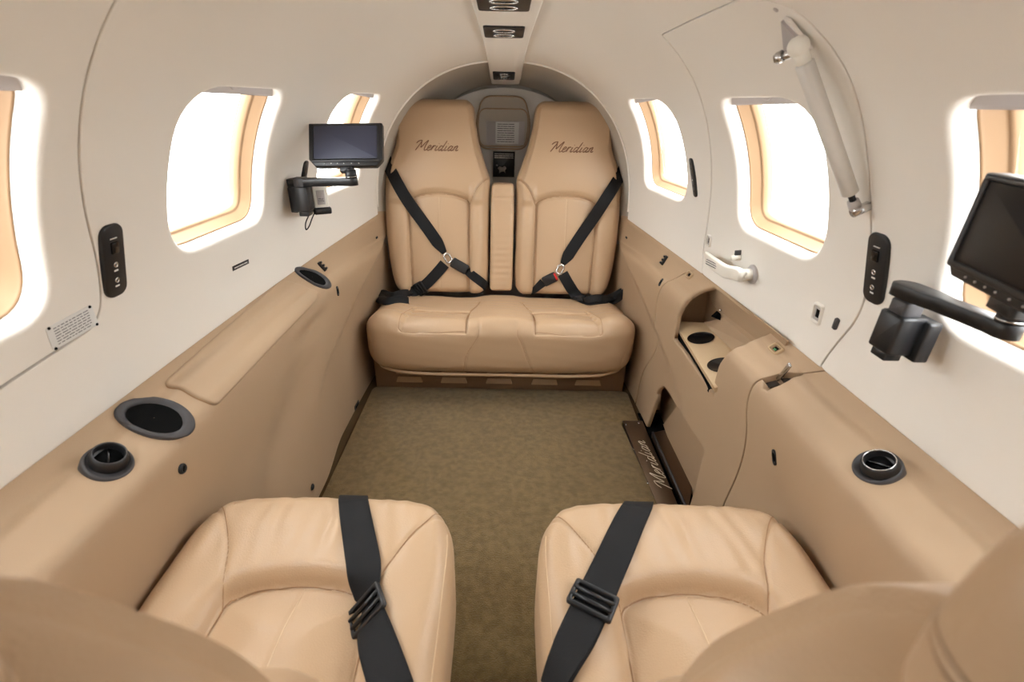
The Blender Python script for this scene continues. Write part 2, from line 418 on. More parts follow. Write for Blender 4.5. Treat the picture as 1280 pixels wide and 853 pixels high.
# hatch outline on the left wall, door outline on the right
HATCH = round_poly([(.10, wall_s(-1, .10, .655)), (.30, wall_s(-1, .3, .665)), (.645, wall_s(-1, .645, .700)), (.655, wall_s(-1, .655, .78)), (.61, wall_s(-1, .61, .947)), (.555, .62), (.10, .62)], [.01, .05, .05, .08, .1, .05, .01], 8)
DOOR = round_poly([(.80, -.06), (.765, .03), (.722, wall_s(1, .72, .70)), (.727, wall_s(1, .727, .90)), (.69, wall_s(1, .69, 1.05)), (.70, .60), (.76, .645), (1.103, .645), (1.118, .60), (1.24, wall_s(1, 1.24, .92)), (1.29, wall_s(1, 1.29, .78)), (1.312, .05), (1.27, -.06)],
                  [0, .05, .08, .08, .09, .03, .02, .008, .06, .12, .06, .03, 0], 8)
YA, YF = 1.9, -.6
def build_wall(side, nm):
    wins = WINS[nm]; cut = HATCH if side < 0 else DOOR
    wl = [offs(resample(W, .012), LIPR) for W in wins]
    cl_out = offs(resample(cut, .012), .003); cl_in = offs(resample(cut, .012), -.003)
    wx = [offs(W, .012) for W in wl]+[offs(W, .028) for W in wl]
    cx = [offs(cl_out, .007), offs(cl_in, -.007)]
    pos = lambda u, v: shell(side, u, v); nor = lambda u, v: shell_n(side, u, v)
    inw = lambda u, v: any(in_poly(u, v, W) for W in wl)
    def near(u, v, L, d=.002): return any((a-u)**2+(b-v)**2 < d*d for a, b in L)
    allw = [p for W in wl for p in W]
    def lips(u, v):
        if near(u, v, allw): return LIPR, .03
        if near(u, v, cl_out) or near(u, v, cl_in): return .0016, .013
        if v < .002 and v > -.01: return .006, .03
        if v > QL*.74-.004: return None, None
        if u > YA-.001: return .006, .02
        return None, None
    rect = lambda a, b, c, d: resample([(a, c), (b, c), (b, d), (a, d)], .02)
    SM = QL*.74
    # main wall
    P, F, uv = cdt_surface(pos, nor, lambda u, v: 0 < v < SM and YF < u < YA and not in_poly(u, v, cl_out) and not inw(u, v),
                           [rect(YF, YA, 0, SM), cl_out]+wl, (YF, YA, 0, SM), .02, lips, wx+cx[:1])
    F = [f for f in F]
    o = mk('wall_'+nm, P, F, LINER); tag(o, kind='structure')
    # hatch / door panel
    us = [p[0] for p in cl_in]; vs = [p[1] for p in cl_in]
    v0 = max(.0, min(vs)); bb = (min(us), max(us), v0, max(vs))
    loops = [cl_in]+wl
    if side > 0: loops.append(resample([(.7, 0.0), (1.4, 0.0), (1.4, -.05), (.7, -.05)], .02))
    P, F, uv = cdt_surface(pos, nor, lambda u, v: v > 0 and in_poly(u, v, cl_in) and not inw(u, v), loops, bb, .02, lips, wx+cx[1:])
    dn = 'door_1' if side > 0 else 'door_2'
    root = empty(dn, shell(side, sum(us)/len(us), .1), 'white upper cabin door panel with window and gas strut' if side > 0 else 'white emergency exit panel outlined by a dark seam, with placard', None, None, 'structure')
    mk('door_panel', P, F, LINER, root)
    # dark strip added behind the gap to block light leaks
    ctr = resample(cut, .012)
    ctr = [p for p in ctr if p[1] > -.03]
    G = [];FF = []
    for i, (u, v) in enumerate(ctr):
        a = offs(resample(cut, .012), .012)
    A, B = offs(ctr, .012), offs(ctr, -.012); n = len(ctr)
    for a, b in zip(A, B):
        G.append(shell(side, *a)+shell_n(side, *a)*.0125); G.append(shell(side, *b)+shell_n(side, *b)*.0125)
    for i in range(n-1 if side > 0 else n):
        j = (i+1) % n
        if (Vector(ctr[i])-Vector(ctr[j])).length < .05: FF.append((2*i, 2*i+1, 2*j+1, 2*j))
    mk('gap_backing', G, FF, GAPDARK, root)
    # windows: bezel, pane, shade
    res = []
    for k, W in enumerate(wins):
        Wl = resample(W, .012); n = len(Wl)
        ctr_ = (sum(p[0] for p in Wl)/n, sum(p[1] for p in Wl)/n)
        wn = 'window_%d' % (k+1+(3 if side > 0 else 0))
        root2 = empty(wn, shell(side, *ctr_), None, None, None, 'structure')
        prof = [(.006, .030), (-.001, .0285), (-.002, .031), (-.003, .034), (-.011, .046), (-.0125, .049), (-.0145, .049), (-.016, .053), (-.018, .057), (-.0185, .060), (-.0185, .070)]
        G = []; FF = []
        for (d, dep) in prof:
            L = offs(Wl, d) if d else Wl
            for u, v in L: G.append(shell(side, u, v)+shell_n(side, u, v)*dep)
        for r in range(len(prof)-1):
            for i in range(n):
                j = (i+1) % n; FF.append((r*n+i, r*n+j, (r+1)*n+j, (r+1)*n+i))
        mk('window_frame', G, FF, BEZEL, root2)
        L = offs(Wl, -.0165); G = [shell(side, u, v)+shell_n(side, u, v)*.060 for u, v in L]
        G2 = [g+shell_n(side, *ctr_)*.004 for g in G]; m_ = len(G)
        F2 = [tuple(range(m_)), tuple(reversed(range(m_, 2*m_)))]+[(i, (i+1) % m_, m_+(i+1) % m_, m_+i) for i in range(m_)]
        mk('pane', G+G2, F2, GLASS, root2, smooth=False)
        # pulled-up shade: a strip across the top of the opening
        vt = max(p[1] for p in Wl); rows = 5; G = []; FF = []; hgt = .027
        top = [p for p in offs(Wl, -.0005)]
        cols = 24; u0 = min(p[0] for p in top); u1 = max(p[0] for p in top)
        def span(v):
            xs = []
            for a, b in zip(top, top[1:]+top[:1]):
                if (a[1]-v)*(b[1]-v) <= 0 and a[1] != b[1]: xs.append(a[0]+(b[0]-a[0])*(v-a[1])/(b[1]-a[1]))
            return (min(xs), max(xs)) if xs else (None, None)
        vmax = max(p[1] for p in top)-.0006
        for dd in (0, 1):
            for r in range(rows+1):
                v = vmax-hgt*r/rows; a, b = span(v)
                for c in range(cols+1):
                    u = a+(b-a)*c/cols; G.append(shell(side, u, v)+shell_n(side, u, v)*(.020+.004*dd))
        st = (rows+1)*(cols+1)
        for dd in (0, 1):
            for r in range(rows):
                for c in range(cols):
                    i = dd*st+r*(cols+1)+c; FF.append((i, i+1, i+cols+2, i+cols+1))
        for c in range(cols):
            i = rows*(cols+1)+c; FF.append((i, i+1, st+i+1, st+i)); FF.append((c, c+1, st+c+1, st+c))
        sh = mk('window_shade', G, FF, SHADE, root2)
        # finger pull on the shade
        v = vmax-.006; a, b = span(v); uc = a+(b-a)*(.42); fr = Frame(shell(side, uc, v)+shell_n(side, uc, v)*.021, V3(0, 1, 0), V3(0, 0, 1), -shell_n(side, uc, v))
        out = [(-.036, .002), (-.02, .006), (0, .0065), (.02, .006), (.036, .002), (.02, -.004), (.006, -.010), (-.006, -.010), (-.02, -.004)]
        mk('pull_tab', *prism(fr, cat2(out+out[:1], 3)[:-1], -.001, .005, .002), SHADE, sh)
        res.append(Wl)
    return res
build_wall(-1, 'left'); build_wall(1, 'right')

# ceiling, centre part of the liner
def ceil_build():
    nu = 126; q0 = QL*.74; V = []; F = []; K = 28
    ss = []
    for k in range(K+1): ss.append((-1, q0+(QL-q0)*k/K))
    for k in range(K-1, -1, -1): ss.append((1, q0+(QL-q0)*k/K))
    for i in range(nu+1):
        y = YF+(YA-YF)*i/nu
        for sd, s in ss: V.append(shell(sd, y, s))
    m = len(ss)
    # rolled aft edge
    for d, o in ((.004, .002), (.006, .006), (.006, .02)):
        for sd, s in ss: V.append(shell(sd, YA, s)+V3(0, d, 0)+shell_n(sd, YA, s)*o)
    for i in range(nu+3):
        for k in range(m-1): a = i*m+k; F.append((a, a+1, a+m+1, a+m))
    tag(mk('ceiling', V, F, LINER), kind='structure')
ceil_build()

# aft soffit behind the arch, and the rear bulkhead
def aft():
    V = []; F = []; ny = 24; ss = []
    K = 60
    for k in range(K+1): ss.append((-1, -.25+(QL+.25)*k/K))
    for k in range(K-1, -1, -1): ss.append((1, -.25+(QL+.25)*k/K))
    Y2 = 2.31
    for i in range(ny+1):
        y = 1.86+(Y2-1.86)*i/ny; t = i/ny
        for sd, s in ss:
            p = shell(sd, y, s)+shell_n(sd, y, max(s, 0))*(.012*(1-t)); c = V3(0, y, .80)
            k = 1-.30*max(0, t-.05)**1.3*abs(p.x)*1.2
            V.append(V3(p.x*k, y, p.z-.0*t))
    m = len(ss)
    for i in range(ny):
        for k in range(m-1): a = i*m+k; F.append((a, a+1, a+m+1, a+m))
    tag(mk('wall_aft', V, F, AFTL), kind='structure')  # darker copy of the liner paints the shade behind the arch
    # bulkhead plate with arched face
    out = [(-.46, .0), (-.46, .62)]+[(-.36*cos(a)*1.0, .80+.255*sin(a)) for a in np.linspace(.0, pi, 33)]+[(.46, .62), (.46, .0)]
    out = [(x, z) for x, z in out]
    fr = Frame((0, 2.29, 0), (1, 0, 0), (0, 0, 1), (0, -1, 0))
    tag(mk('wall_rear', *prism(fr, out, -.02, 0, .004), LINER), kind='structure')
    fr = Frame((0, 2.335, 0), (1, 0, 0), (0, 0, 1), (0, -1, 0))
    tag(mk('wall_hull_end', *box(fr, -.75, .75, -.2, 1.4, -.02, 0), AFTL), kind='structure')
aft()
# arch piping
P = []
for sd in (-1, 1):
    L = [shell(sd, 1.903, s)-shell_n(sd, 1.9, s)*.001 for s in np.linspace(.02, QL-.004, 60)]
    P += L if sd < 0 else L[::-1]
tag(mk('trim_1', *tube(P, .0042, 8), LINER), kind='structure')

# outer hull with window apertures: keeps daylight out except through panes
def hull(side, nm):
    D = .064
    wins = [offs(resample(W, .014), -.0165) for W in WINS[nm]]
    pos = lambda u, v: shell(side, u, v)+shell_n(side, u, v)*D
    P, F, uv = cdt_surface(pos, lambda u, v: shell_n(side, u, v), lambda u, v: not any(in_poly(u, v, W) for W in wins), wins, (YF-.02, 2.36, 0, QL), .04, lambda u, v: (None, None))
    ny = 60; b = len(P); prof = [(0, 0), (.01, -.2), (.01, -.5), (0, -.66), (-.7, -.68)]
    V = [tuple(p) for p in P]
    for i in range(ny+1):
        y = YF-.02+(2.38-YF)*i/ny; q = pos(y, 0)
        for dx, dz in prof: V.append((q.x+side*dx if dx > -.5 else 0, y, q.z+dz))
    for i in range(ny):
        for k in range(4): a = b+i*5+k; F.append([a, a+1, a+6, a+5])
    tag(mk('wall_hull_'+nm, V, F, HULL), kind='structure')
hull(-1, 'left'); hull(1, 'right')
def cockpit_light_block():  # unseen shell added behind the camera to cut light from the front
    Y0, Y1 = -1.75, YF-.02
    for side, nm in ((-1, 'left'), (1, 'right')):
        wn = round_poly([(-1.4, wall_s(side, -.7, .76)), (-1.2, wall_s(side, -.7, .76)), (-1.2, wall_s(side, -.7, .95)), (-1.35, wall_s(side, -.7, .95))], .06, 5)
        P, F, uv = cdt_surface(lambda u, v: shell(side, u, v)+shell_n(side, u, v)*.064, lambda u, v: shell_n(side, u, v), lambda u, v: not in_poly(u, v, wn), [resample(wn, .02)], (Y0, Y1, 0, QL), .05, lambda u, v: (None, None))
        V = [tuple(p) for p in P]; b = len(V)
        for y in (Y0, Y1):
            q = shell(side, y, 0)
            for x, z in ((q.x+side*.064, q.z), (q.x+side*.06, .3), (side*.6, -.05), (0, -.12)): V.append((x, y, z))
        for k in range(3): F.append([b+k, b+k+1, b+4+k+1, b+4+k])
        tag(mk('wall_unseen_cockpit_'+nm, V, F, LINER), kind='structure')
    fr = Frame((0, Y0, 0), (1, 0, 0), (0, 0, 1), (0, 1, 0))
    tag(mk('wall_light_block_low', *box(fr, -.75, .75, -.15, .95, -.03, 0, .01), GREYR), kind='structure')  # unseen panel, raised to narrow the light coming from the front
    tag(mk('wall_light_block_high', *box(fr, -.75, .75, 1.12, 1.35, -.03, 0, .01), GREYR), kind='structure')  # unseen strip added to close the top of that light opening
    V = [(-.72, Y0, 0), (.72, Y0, 0), (.72, YF, 0), (-.72, YF, 0)]
    tag(mk('floor_unseen_cockpit', V, [(0, 1, 2, 3)], CARPETE, smooth=False), kind='structure')
cockpit_light_block()

# ------------------------------------------------------------------ lower sidewalls
def low_prof(y, side):
    w_, z0, zc = sect(y)
    xi = min(interp(y, [(-.7, .505), (.4, .502), (1.3, .497), (1.6, .488), (1.95, .462), (2.4, .44)])[0], w_-.02)
    zl = interp(y, [(-.7, .522), (1.3, .524), (1.6, .515), (1.95, .50), (2.4, .5)])[0]; s = w_-xi
    P = [(w_+.014, z0+.012), (w_-.002, z0-.008), (xi+s*.80, z0-.026), (xi+s*.55, zl+.017), (xi+min(.030, s*.4), zl+.004), (xi+.008, zl-.010), (xi-.001, zl-.035), (xi-.003, zl-.09), (xi, .33), (xi+.001, .22), (xi+.001, .11), (xi, -.004)]
    return P
def low(side, y, t):
    P = low_prof(y, side); n = len(P)-1; k = min(int(t*n), n-1); f = t*n-k
    a, b, c, d = P[max(k-1, 0)], P[k], P[k+1], P[min(k+2, n)]
    g = lambda i: .5*((2*b[i])+(c[i]-a[i])*f+(2*a[i]-5*b[i]+4*c[i]-d[i])*f*f+(3*b[i]-a[i]-3*c[i]+d[i])*f**3)
    x, z = g(0), g(1)
    # shaping of the moulded panels
    def st(v): v = min(max(v, 0), 1); return v*v*(3-2*v)
    # recess beside the bench, below a diagonal crease
    line = .25+(y-1.02)*.28
    r = st((line-z)/.03)*st((y-1.05)/.25)
    x += .022*r if side < 0 else .016*r
    # soft knee scoop beside the front seats
    if side < 0:
        x += .016*math.exp(-(((y-.92)/.20)**2+((z-.30-(y-.92)*.5)/.075)**2))
        x += .012*math.exp(-(((y-.60)/.10)**2+((z-.30)/.10)**2))
        x += .010*math.exp(-(((y-1.16)/.09)**2+((z-.455)/.022)**2))
    else:
        x += .018*math.exp(-(((y-.62)/.13)**2+((z-.34)/.08)**2))
    return Vector((side*x, y, z))
def low_n(side, y, t):
    t = min(max(t, .002), .998); a = low(side, y+.004, t)-low(side, y-.004, t); b = low(side, y, t+.004)-low(side, y, t-.004); n = a.cross(b).normalized()
    return n*(-side)
LN = .74   # metric length used for t
def low_bvh(side):
    V = []; F = []; ny, nt = 150, 110
    for i in range(ny+1):
        for j in range(nt+1): V.append(low(side, -.3+2.5*i/ny, j/nt))
    for i in range(ny):
        for j in range(nt): a = i*(nt+1)+j; F.append((a, a+1, a+nt+2, a+nt+1))
    return BVHTree.FromPolygons(V, F), ny, nt
BL, BR = low_bvh(-1), low_bvh(1)
def lat(side, px, py):
    """pixel -> (y, t) on the lower sidewall"""
    b, ny, nt = BL if side < 0 else BR
    loc, n, idx, d = b.ray_cast(EYE, ray(px, py).normalized())
    y = loc.y; best = min(range(0, 401), key=lambda k: (low(side, y, k/400)-loc).length_squared); return y, best/400
def lowframe(side, px, py, off=0.):
    y, t = lat(side, px, py); P = low(side, y, t); n = -low_n(side, y, t); U = V3(0, -1, 0) if side > 0 else V3(0, 1, 0)
    return Frame(P+n*off, U, V3(0, 0, 1)-n*n.z if abs(n.z) < .9 else V3(-side*1., 0, 0)*-1, n)
def lowgrid(side, nm, y0, y1, hole=None, name=None, kindtag='structure', u_edges=None, lipy=True, deep=.05):
    """part of the lower sidewall between two curves y0(t), y1(t)"""
    f0 = y0 if callable(y0) else (lambda t: y0); f1 = y1 if callable(y1) else (lambda t: y1)
    n = 56; left = [(f0(k/n), k/n*LN) for k in range(n+1)]; right = [(f1(k/n), k/n*LN) for k in range(n+1)]
    outline = left+right[::-1]; outline = resample(outline, .016)
    us = [p[0] for p in outline]
    holes = [resample([(a, b*LN) for a, b in h], .012) for h in (hole or [])]
    hall = [p for h in holes for p in h]
    def near(u, v): return any((a-u)**2+(b-v)**2 < 4e-6 for a, b in hall)
    def lips(u, v):
        if near(u, v): return .005, deep
        if v > LN-.004: return None, None
        if v < .002: return .002, .02
        return .0018, .02
    ex = [offs(h, .008) for h in holes]
    pos = lambda u, v: low(side, u, v/LN); nor = lambda u, v: low_n(side, u, v/LN)
    return cdt_surface(pos, nor, lambda u, v: in_poly(u, v, outline) and not any(in_poly(u, v, h) for h in holes), [outline]+holes, (min(us), max(us), 0, LN), .013, lips, ex)
P, F, _ = lowgrid(-1, 'left', -.5, 2.2)
lw = mk('wall_lower_left', P, F, TAN); tag(lw, kind='structure')
# door gaps on the right (y as function of t, from z)
def gapfun(tab, side=1):
    tab = sorted(tab)
    def f(t):
        z = low(side, 1.1, t).z; return interp(z, tab)[0]
    return f
gap_aft = gapfun([(-.05, 1.50), (.02, 1.50), (.144, 1.485), (.292, 1.40), (.365, 1.405), (.469, 1.415), (.53, 1.39), (.575, 1.325), (.60, 1.28)])
gap_fwd = gapfun([(-.05, .80), (.10, .80), (.217, .795), (.308, .785), (.41, .79), (.463, .812), (.517, .815), (.545, .80), (.575, .765), (.60, .74)])
e_ = .0034
P, F, _ = lowgrid(1, 'right', lambda t: gap_aft(t)+e_, 2.2); tag(mk('wall_lower_right_aft', P, F, TAN), kind='structure')
POCKET = [lat(1, *p) for p in [(955, 469), (972, 461), (990, 455), (1004, 459), (1006, 468), (988, 476), (972, 484), (958, 492), (950, 488)]]
POCKET = [tuple(q) for q in POCKET]
P, F, _ = lowgrid(1, 'right', -.5, lambda t: gap_fwd(t)-e_, hole=[POCKET], deep=.035); tag(mk('wall_lower_right', P, F, TAN), kind='structure')
def pxl(side, P, r): return [lat(side, *p) for p in round_poly(P, r, 6)]
OPEN = pxl(1, [(893, 357), (873, 362), (856, 374), (846, 392), (841, 425), (866, 460), (893, 499), (893, 480), (900, 455), (915, 438), (945, 425), (968, 416)], [3, 8, 8, 8, 2, 0, 2, 6, 8, 8, 8, 3])
OPEN = [(a, max(b, .065)) for a, b in OPEN]
FOOT = pxl(1, [(819, 490), (829, 480), (848, 510), (881, 563), (872, 600), (862, 635)], [6, 5, 2, 3, 3, 0])
FOOT = FOOT+[(FOOT[-1][0], 1.03), (1.375, 1.03)]
P, F, _ = lowgrid(1, 'door', lambda t: gap_fwd(t)+e_, lambda t: gap_aft(t)-e_, hole=[OPEN, FOOT], deep=.012)
door3 = empty('door_3', (.5, 1.1, 0), 'tan lower cabin door with cup holder shelf', None, None, 'structure')
dl = mk('door_panel', P, F, TAN, door3)
# dark backing strips added behind the gaps to keep light out
for gf in (gap_aft, gap_fwd):
    G = []; FF = []
    for k in range(41):
        t = .085+k/40*.905; y = gf(t); n = low_n(1, y, t)
        for d in (-.014, .014): G.append(low(1, y+d, t)+low_n(1, y+d, t)*.014)
    for k in range(40): FF.append((2*k, 2*k+1, 2*k+3, 2*k+2))
    mk('gap_backing', G, FF, GAPDARK, door3)

# ------------------------------------------------------------------ door: cup holder shelf, step
def quad(P, n=1):
    return [tuple(p) for p in P], [(0, 1, 2, 3)]
def slab(P, d, m, name, parent):
    """flat plate of corner points P with thickness along vector d"""
    n = len(P); V = [Vector(p) for p in P]+[Vector(p)+Vector(d) for p in P]
    F = [tuple(range(n)), tuple(reversed(range(n, 2*n)))]+[(i, n+i, n+(i+1) % n, (i+1) % n) for i in range(n)]
    return mk(name, V, F, m, parent, smooth=False)
A1, A2 = on(845, 405, 2, .425), on(896, 488, 2, .425)
F1, F2 = on(882, 407, 2, .443), on(915.5, 441, 2, .443)
B1, B2 = on(907, 397, 0, .612), on(940, 424, 0, .612)
dA = (A2-A1).normalized(); A1 = A1-dA*.02; A2 = A2-dA*.012
dF = (F2-F1).normalized(); F1 = F1-dF*.02; F2 = F2+dF*.12
dB = (B2-B1).normalized(); B2 = B2+dB*.12
tU = (A2-A1).normalized(); tN = (A2-A1).cross(F1-A1).normalized(); tN = tN if tN.z > 0 else -tN
tV = tN.cross(tU); tV = tV if tV.x > 0 else -tV
def t2(P): return ((P-A1).dot(tU), (P-A1).dot(tV))
cups = []
for px, py in ((876, 423), (903, 457)):
    d = ray(px, py); t = (A1-EYE).dot(tN)/d.dot(tN); cups.append(t2(EYE+d*t))
outl = [t2(A1), t2(A2), t2(F2), t2(F1)]
circ = [ell(.033, .033, 40, *c) for c in cups]
P, F, _ = cdt_surface(lambda u, v: A1+tU*u+tV*v, lambda u, v: -tN, lambda u, v: in_poly(u, v, outl) and not any(in_poly(u, v, c) for c in circ), [resample(outl, .02)]+circ, (min(p[0] for p in outl), max(p[0] for p in outl), 0, max(p[1] for p in outl)), .03,
                      lambda u, v: (.002, .006) if any(abs(math.hypot(u-c[0], v-c[1])-.033) < .002 for c in cups) else (.002, .013))
tray = mk('cup_holder_tray', P, F, TRAY, door3)
for c in cups:
    fr = Frame(A1+tU*c[0]+tV*c[1], tU, tV, tN)
    mk('cup_well', *lathe(fr, [(.0335, .001), (.0345, .0018), (.0335, .0022), (.031, .001), (.0305, -.045), (.028, -.06), (.0001, -.06)], 36), GLOSSB, tray)
slab([F1, F2, B2, B1], -tN*.003, TAN, 'rear_ramp', door3)
S1, S2 = on(893, 355, 0, .572), on(968, 414, 0, .572); dS = (S2-S1).normalized(); S1 -= dS*.09; S2 += dS*.05
slab([S1, S2, B2, B1-dB*.08], V3(.004, 0, 0), TAN, 'back_wall', door3)
# aft and forward ends of the recess
def recess_end(y, t0, t1, xo, d, name):
    L = [low(1, y, t)+low_n(1, y, t)*.005 for t in np.linspace(t0, t1, 24)]
    P = [V3(p.x, y, p.z) for p in L]+[V3(xo, y, L[-1].z), V3(xo, y, L[0].z)]
    slab(P, V3(0, d, 0), TAN, name, door3)
recess_end(1.33, .07, .78, .63, .004, 'recess_end'); recess_end(.885, .10, .62, .63, -.004, 'recess_end')
recess_end(1.46, .62, .99, .60, .004, 'recess_end'); recess_end(.90, .62, .99, .60, -.004, 'recess_end')
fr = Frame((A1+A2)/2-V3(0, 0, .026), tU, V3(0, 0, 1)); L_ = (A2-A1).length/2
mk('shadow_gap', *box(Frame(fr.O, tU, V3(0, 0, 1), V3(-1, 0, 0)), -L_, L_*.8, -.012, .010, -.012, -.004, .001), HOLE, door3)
slab([(.621, 1.40, .34), (.621, .86, .34), (.600, .86, .60), (.600, 1.40, .60)], V3(.003, 0, 0), TAN, 'recess_back', door3)
# small fittings in the recess
p = on(900, 388, 0, .585); mk('screw', *lathe(Frame(p, V3(0, 1, 0), V3(0, 0, 1), V3(-1, 0, 0)), [(.003, -.004), (.003, .001), (.0015, .002)], 12), METAL, door3)
tR = (F1-B1).cross(F2-B1).normalized(); tR = tR if tR.z > 0 else -tR
def onpl(px, py, O, n): d = ray(px, py); return EYE+d*((O-EYE).dot(n)/d.dot(n))
p = onpl(908, 413, F1, tR); mk('screw', *lathe(Frame(p, tU, tR.cross(tU), tR), [(.003, -.002), (.003, .001), (.0015, .0015)], 12), METAL, door3)
p = onpl(927, 419, F1, tR); mk('catch', *box(Frame(p, tU, tR.cross(tU), tR), -.012, .012, -.005, .005, -.002, .002, .001), HOLE, door3)
p = onpl(899, 396, F1, tR); mk('notch_shade', *prism(Frame(p, tU, tR.cross(tU), tR), [(-.03, -.016), (.018, -.004), (-.03, .02)] , -.001, .0015, 0), HOLE, door3)  # flat black triangle standing in for the shade in the gap
# foot recess: back panel, step panel, threshold plate
slab([(.580, 1.44, -.02), (.580, .86, -.02), (.562, .86, .26), (.562, 1.44, .26)], V3(.004, 0, 0), DARKT, 'recess_panel', door3)  # darker tan puts the shade of the recess into the colour
q = [onpl(*p, V3(.548, 1.2, .1), V3(1, 0, .10).normalized()) for p in [(846, 508), (884, 562), (866, 640), (829, 531)]]
slab(q, V3(.012, 0, 0), TAN, 'step_panel', door3)
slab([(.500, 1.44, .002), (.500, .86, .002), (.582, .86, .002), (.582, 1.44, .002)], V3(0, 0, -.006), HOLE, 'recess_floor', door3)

def plate_px(name, P, z, th, m, label, cat, bev=.001, kind=None):
    q = [on(*p, 2, z) for p in P]; O = sum(q, Vector())/len(q); fr = Frame((O.x, O.y, z), (1, 0, 0), (0, 1, 0), (0, 0, 1))
    e = empty(name, (O.x, O.y, z-th), label, cat, None, kind)
    out = [(a.x-O.x, a.y-O.y) for a in q]; mk('plate', *prism(fr, out, -th, 0, bev), m, e); return e, fr
# ------------------------------------------------------------------ floor
def floor():
    V = [(-.72, -.6, 0), (.72, -.6, 0), (.72, 2.34, 0), (-.72, 2.34, 0)]
    tag(mk('floor', V, [(0, 1, 2, 3)], CARPETE, smooth=False), kind='structure')
floor()
def carpet():
    out = round_poly([(-.492, -.45), (.470, -.45), (.446, 1.0), (.424, 1.365), (.488, 1.365), (.492, 1.575), (-.486, 1.575)], [.01, .01, 0, .004, .004, .03, .03], 5)
    out = resample(out, .03)
    fr = Frame((0, 0, 0), (1, 0, 0), (0, 1, 0), (0, 0, 1))
    o = mk('carpet', *prism(fr, out, .0005, .010, .003), CARPET, smooth=True, sharp=40)
    tag(o, 'olive-brown cabin carpet running from the front seats to the rear bench', 'carpet')
carpet()
SC = {}
def script_strokes():
    """the word as slanted brush strokes, x 0..3, cap height 1"""
    s = [[(-.12, .72), (.0, .93), (.2, 1), (.2, .8), (.1, .4), (.0, 0)], [(.2, 1), (.27, .6), (.32, .3), (.5, .75), (.66, 1), (.6, .5), (.6, .1), (.68, 0), (.78, .12)],
         [(.84, .22), (1.0, .38), (.95, .52), (.84, .42), (.8, .15), (.9, 0), (1.06, .14)], [(1.06, .14), (1.17, .52), (1.1, .0)], [(1.12, .25), (1.24, .5), (1.33, .44)],
         [(1.44, .5), (1.38, .08), (1.46, .02), (1.54, .12)], [(1.48, .68), (1.5, .72)],
         [(1.84, .42), (1.7, .48), (1.6, .2), (1.67, 0), (1.82, .2)], [(1.98, 1.0), (1.83, .1), (1.9, .0), (1.98, .12)],
         [(2.1, .5), (2.04, .08), (2.12, .02), (2.2, .12)], [(2.14, .68), (2.16, .72)],
         [(2.52, .42), (2.38, .48), (2.27, .2), (2.34, 0), (2.48, .18)], [(2.55, .48), (2.48, .08), (2.56, .02), (2.63, .12)],
         [(2.7, .48), (2.66, .0)], [(2.68, .28), (2.82, .5), (2.88, .4), (2.84, .08), (2.92, .02), (3.0, .12)]]
    return [[(x+.30*y, y) for x, y in L] for L in s]
def word(proj, w, h, r, m, name, parent, **k):
    """strokes as threads; proj maps a point of the lettering to the surface"""
    mb = MB()
    for L in script_strokes():
        P = smooth_path([(x/3-.5, (y-.5)*.34, 0) for x, y in L], 5)
        Q = [proj(p.x*w, p.y/.34*h) for p in P]
        mb.add(*tube(Q, [r*(1.25 if 0 < i < len(Q)-1 else .5) for i in range(len(Q))], 6))
    return mb.build(name, m, parent, **k)
sill, fr = plate_px('sill_plate', [(778, 526), (803, 526), (851, 640), (829, 648)], .014, .012, SILL, 'brown metal sill plate with engraved script beside the carpet', 'sill plate')
a, b = on(832, 612, 2, .0145), on(798, 552, 2, .0145); d = (b-a); U = d.normalized(); Vv = V3(0, 0, 1).cross(U)
mid = (a+b)/2
word(lambda x, y: V3(mid.x, mid.y, .0146)+U*x+Vv*(y), d.length, .040, .0009, ENGR, 'engraved_script', sill)
for px, py in ((783, 531), (792, 562), (810, 604), (799, 529)):
    p = on(px, py, 2, .0142); mk('screw', *lathe(Frame(p, (1, 0, 0), (0, 1, 0), (0, 0, 1)), [(.004, -.001), (.004, .0006), (.002, .0012)], 12), METAL, sill)
thr, fr = plate_px('threshold_strip', [(815, 541), (832, 537), (866, 606), (860, 640)], .022, .02, SILL, 'narrower brown metal threshold strip under the door step, beside the sill plate', 'threshold plate', .003)
p = on(820, 546, 2, .0222); mk('screw', *lathe(Frame(p, (1, 0, 0), (0, 1, 0), (0, 0, 1)), [(.004, -.001), (.004, .0006), (.002, .0012)], 12), METAL, thr)
a, b = on(816, 541, 2, .025), on(861, 641, 2, .025); mk('edge_trim', *tube([a, b], .004, 8), GREYR, thr)

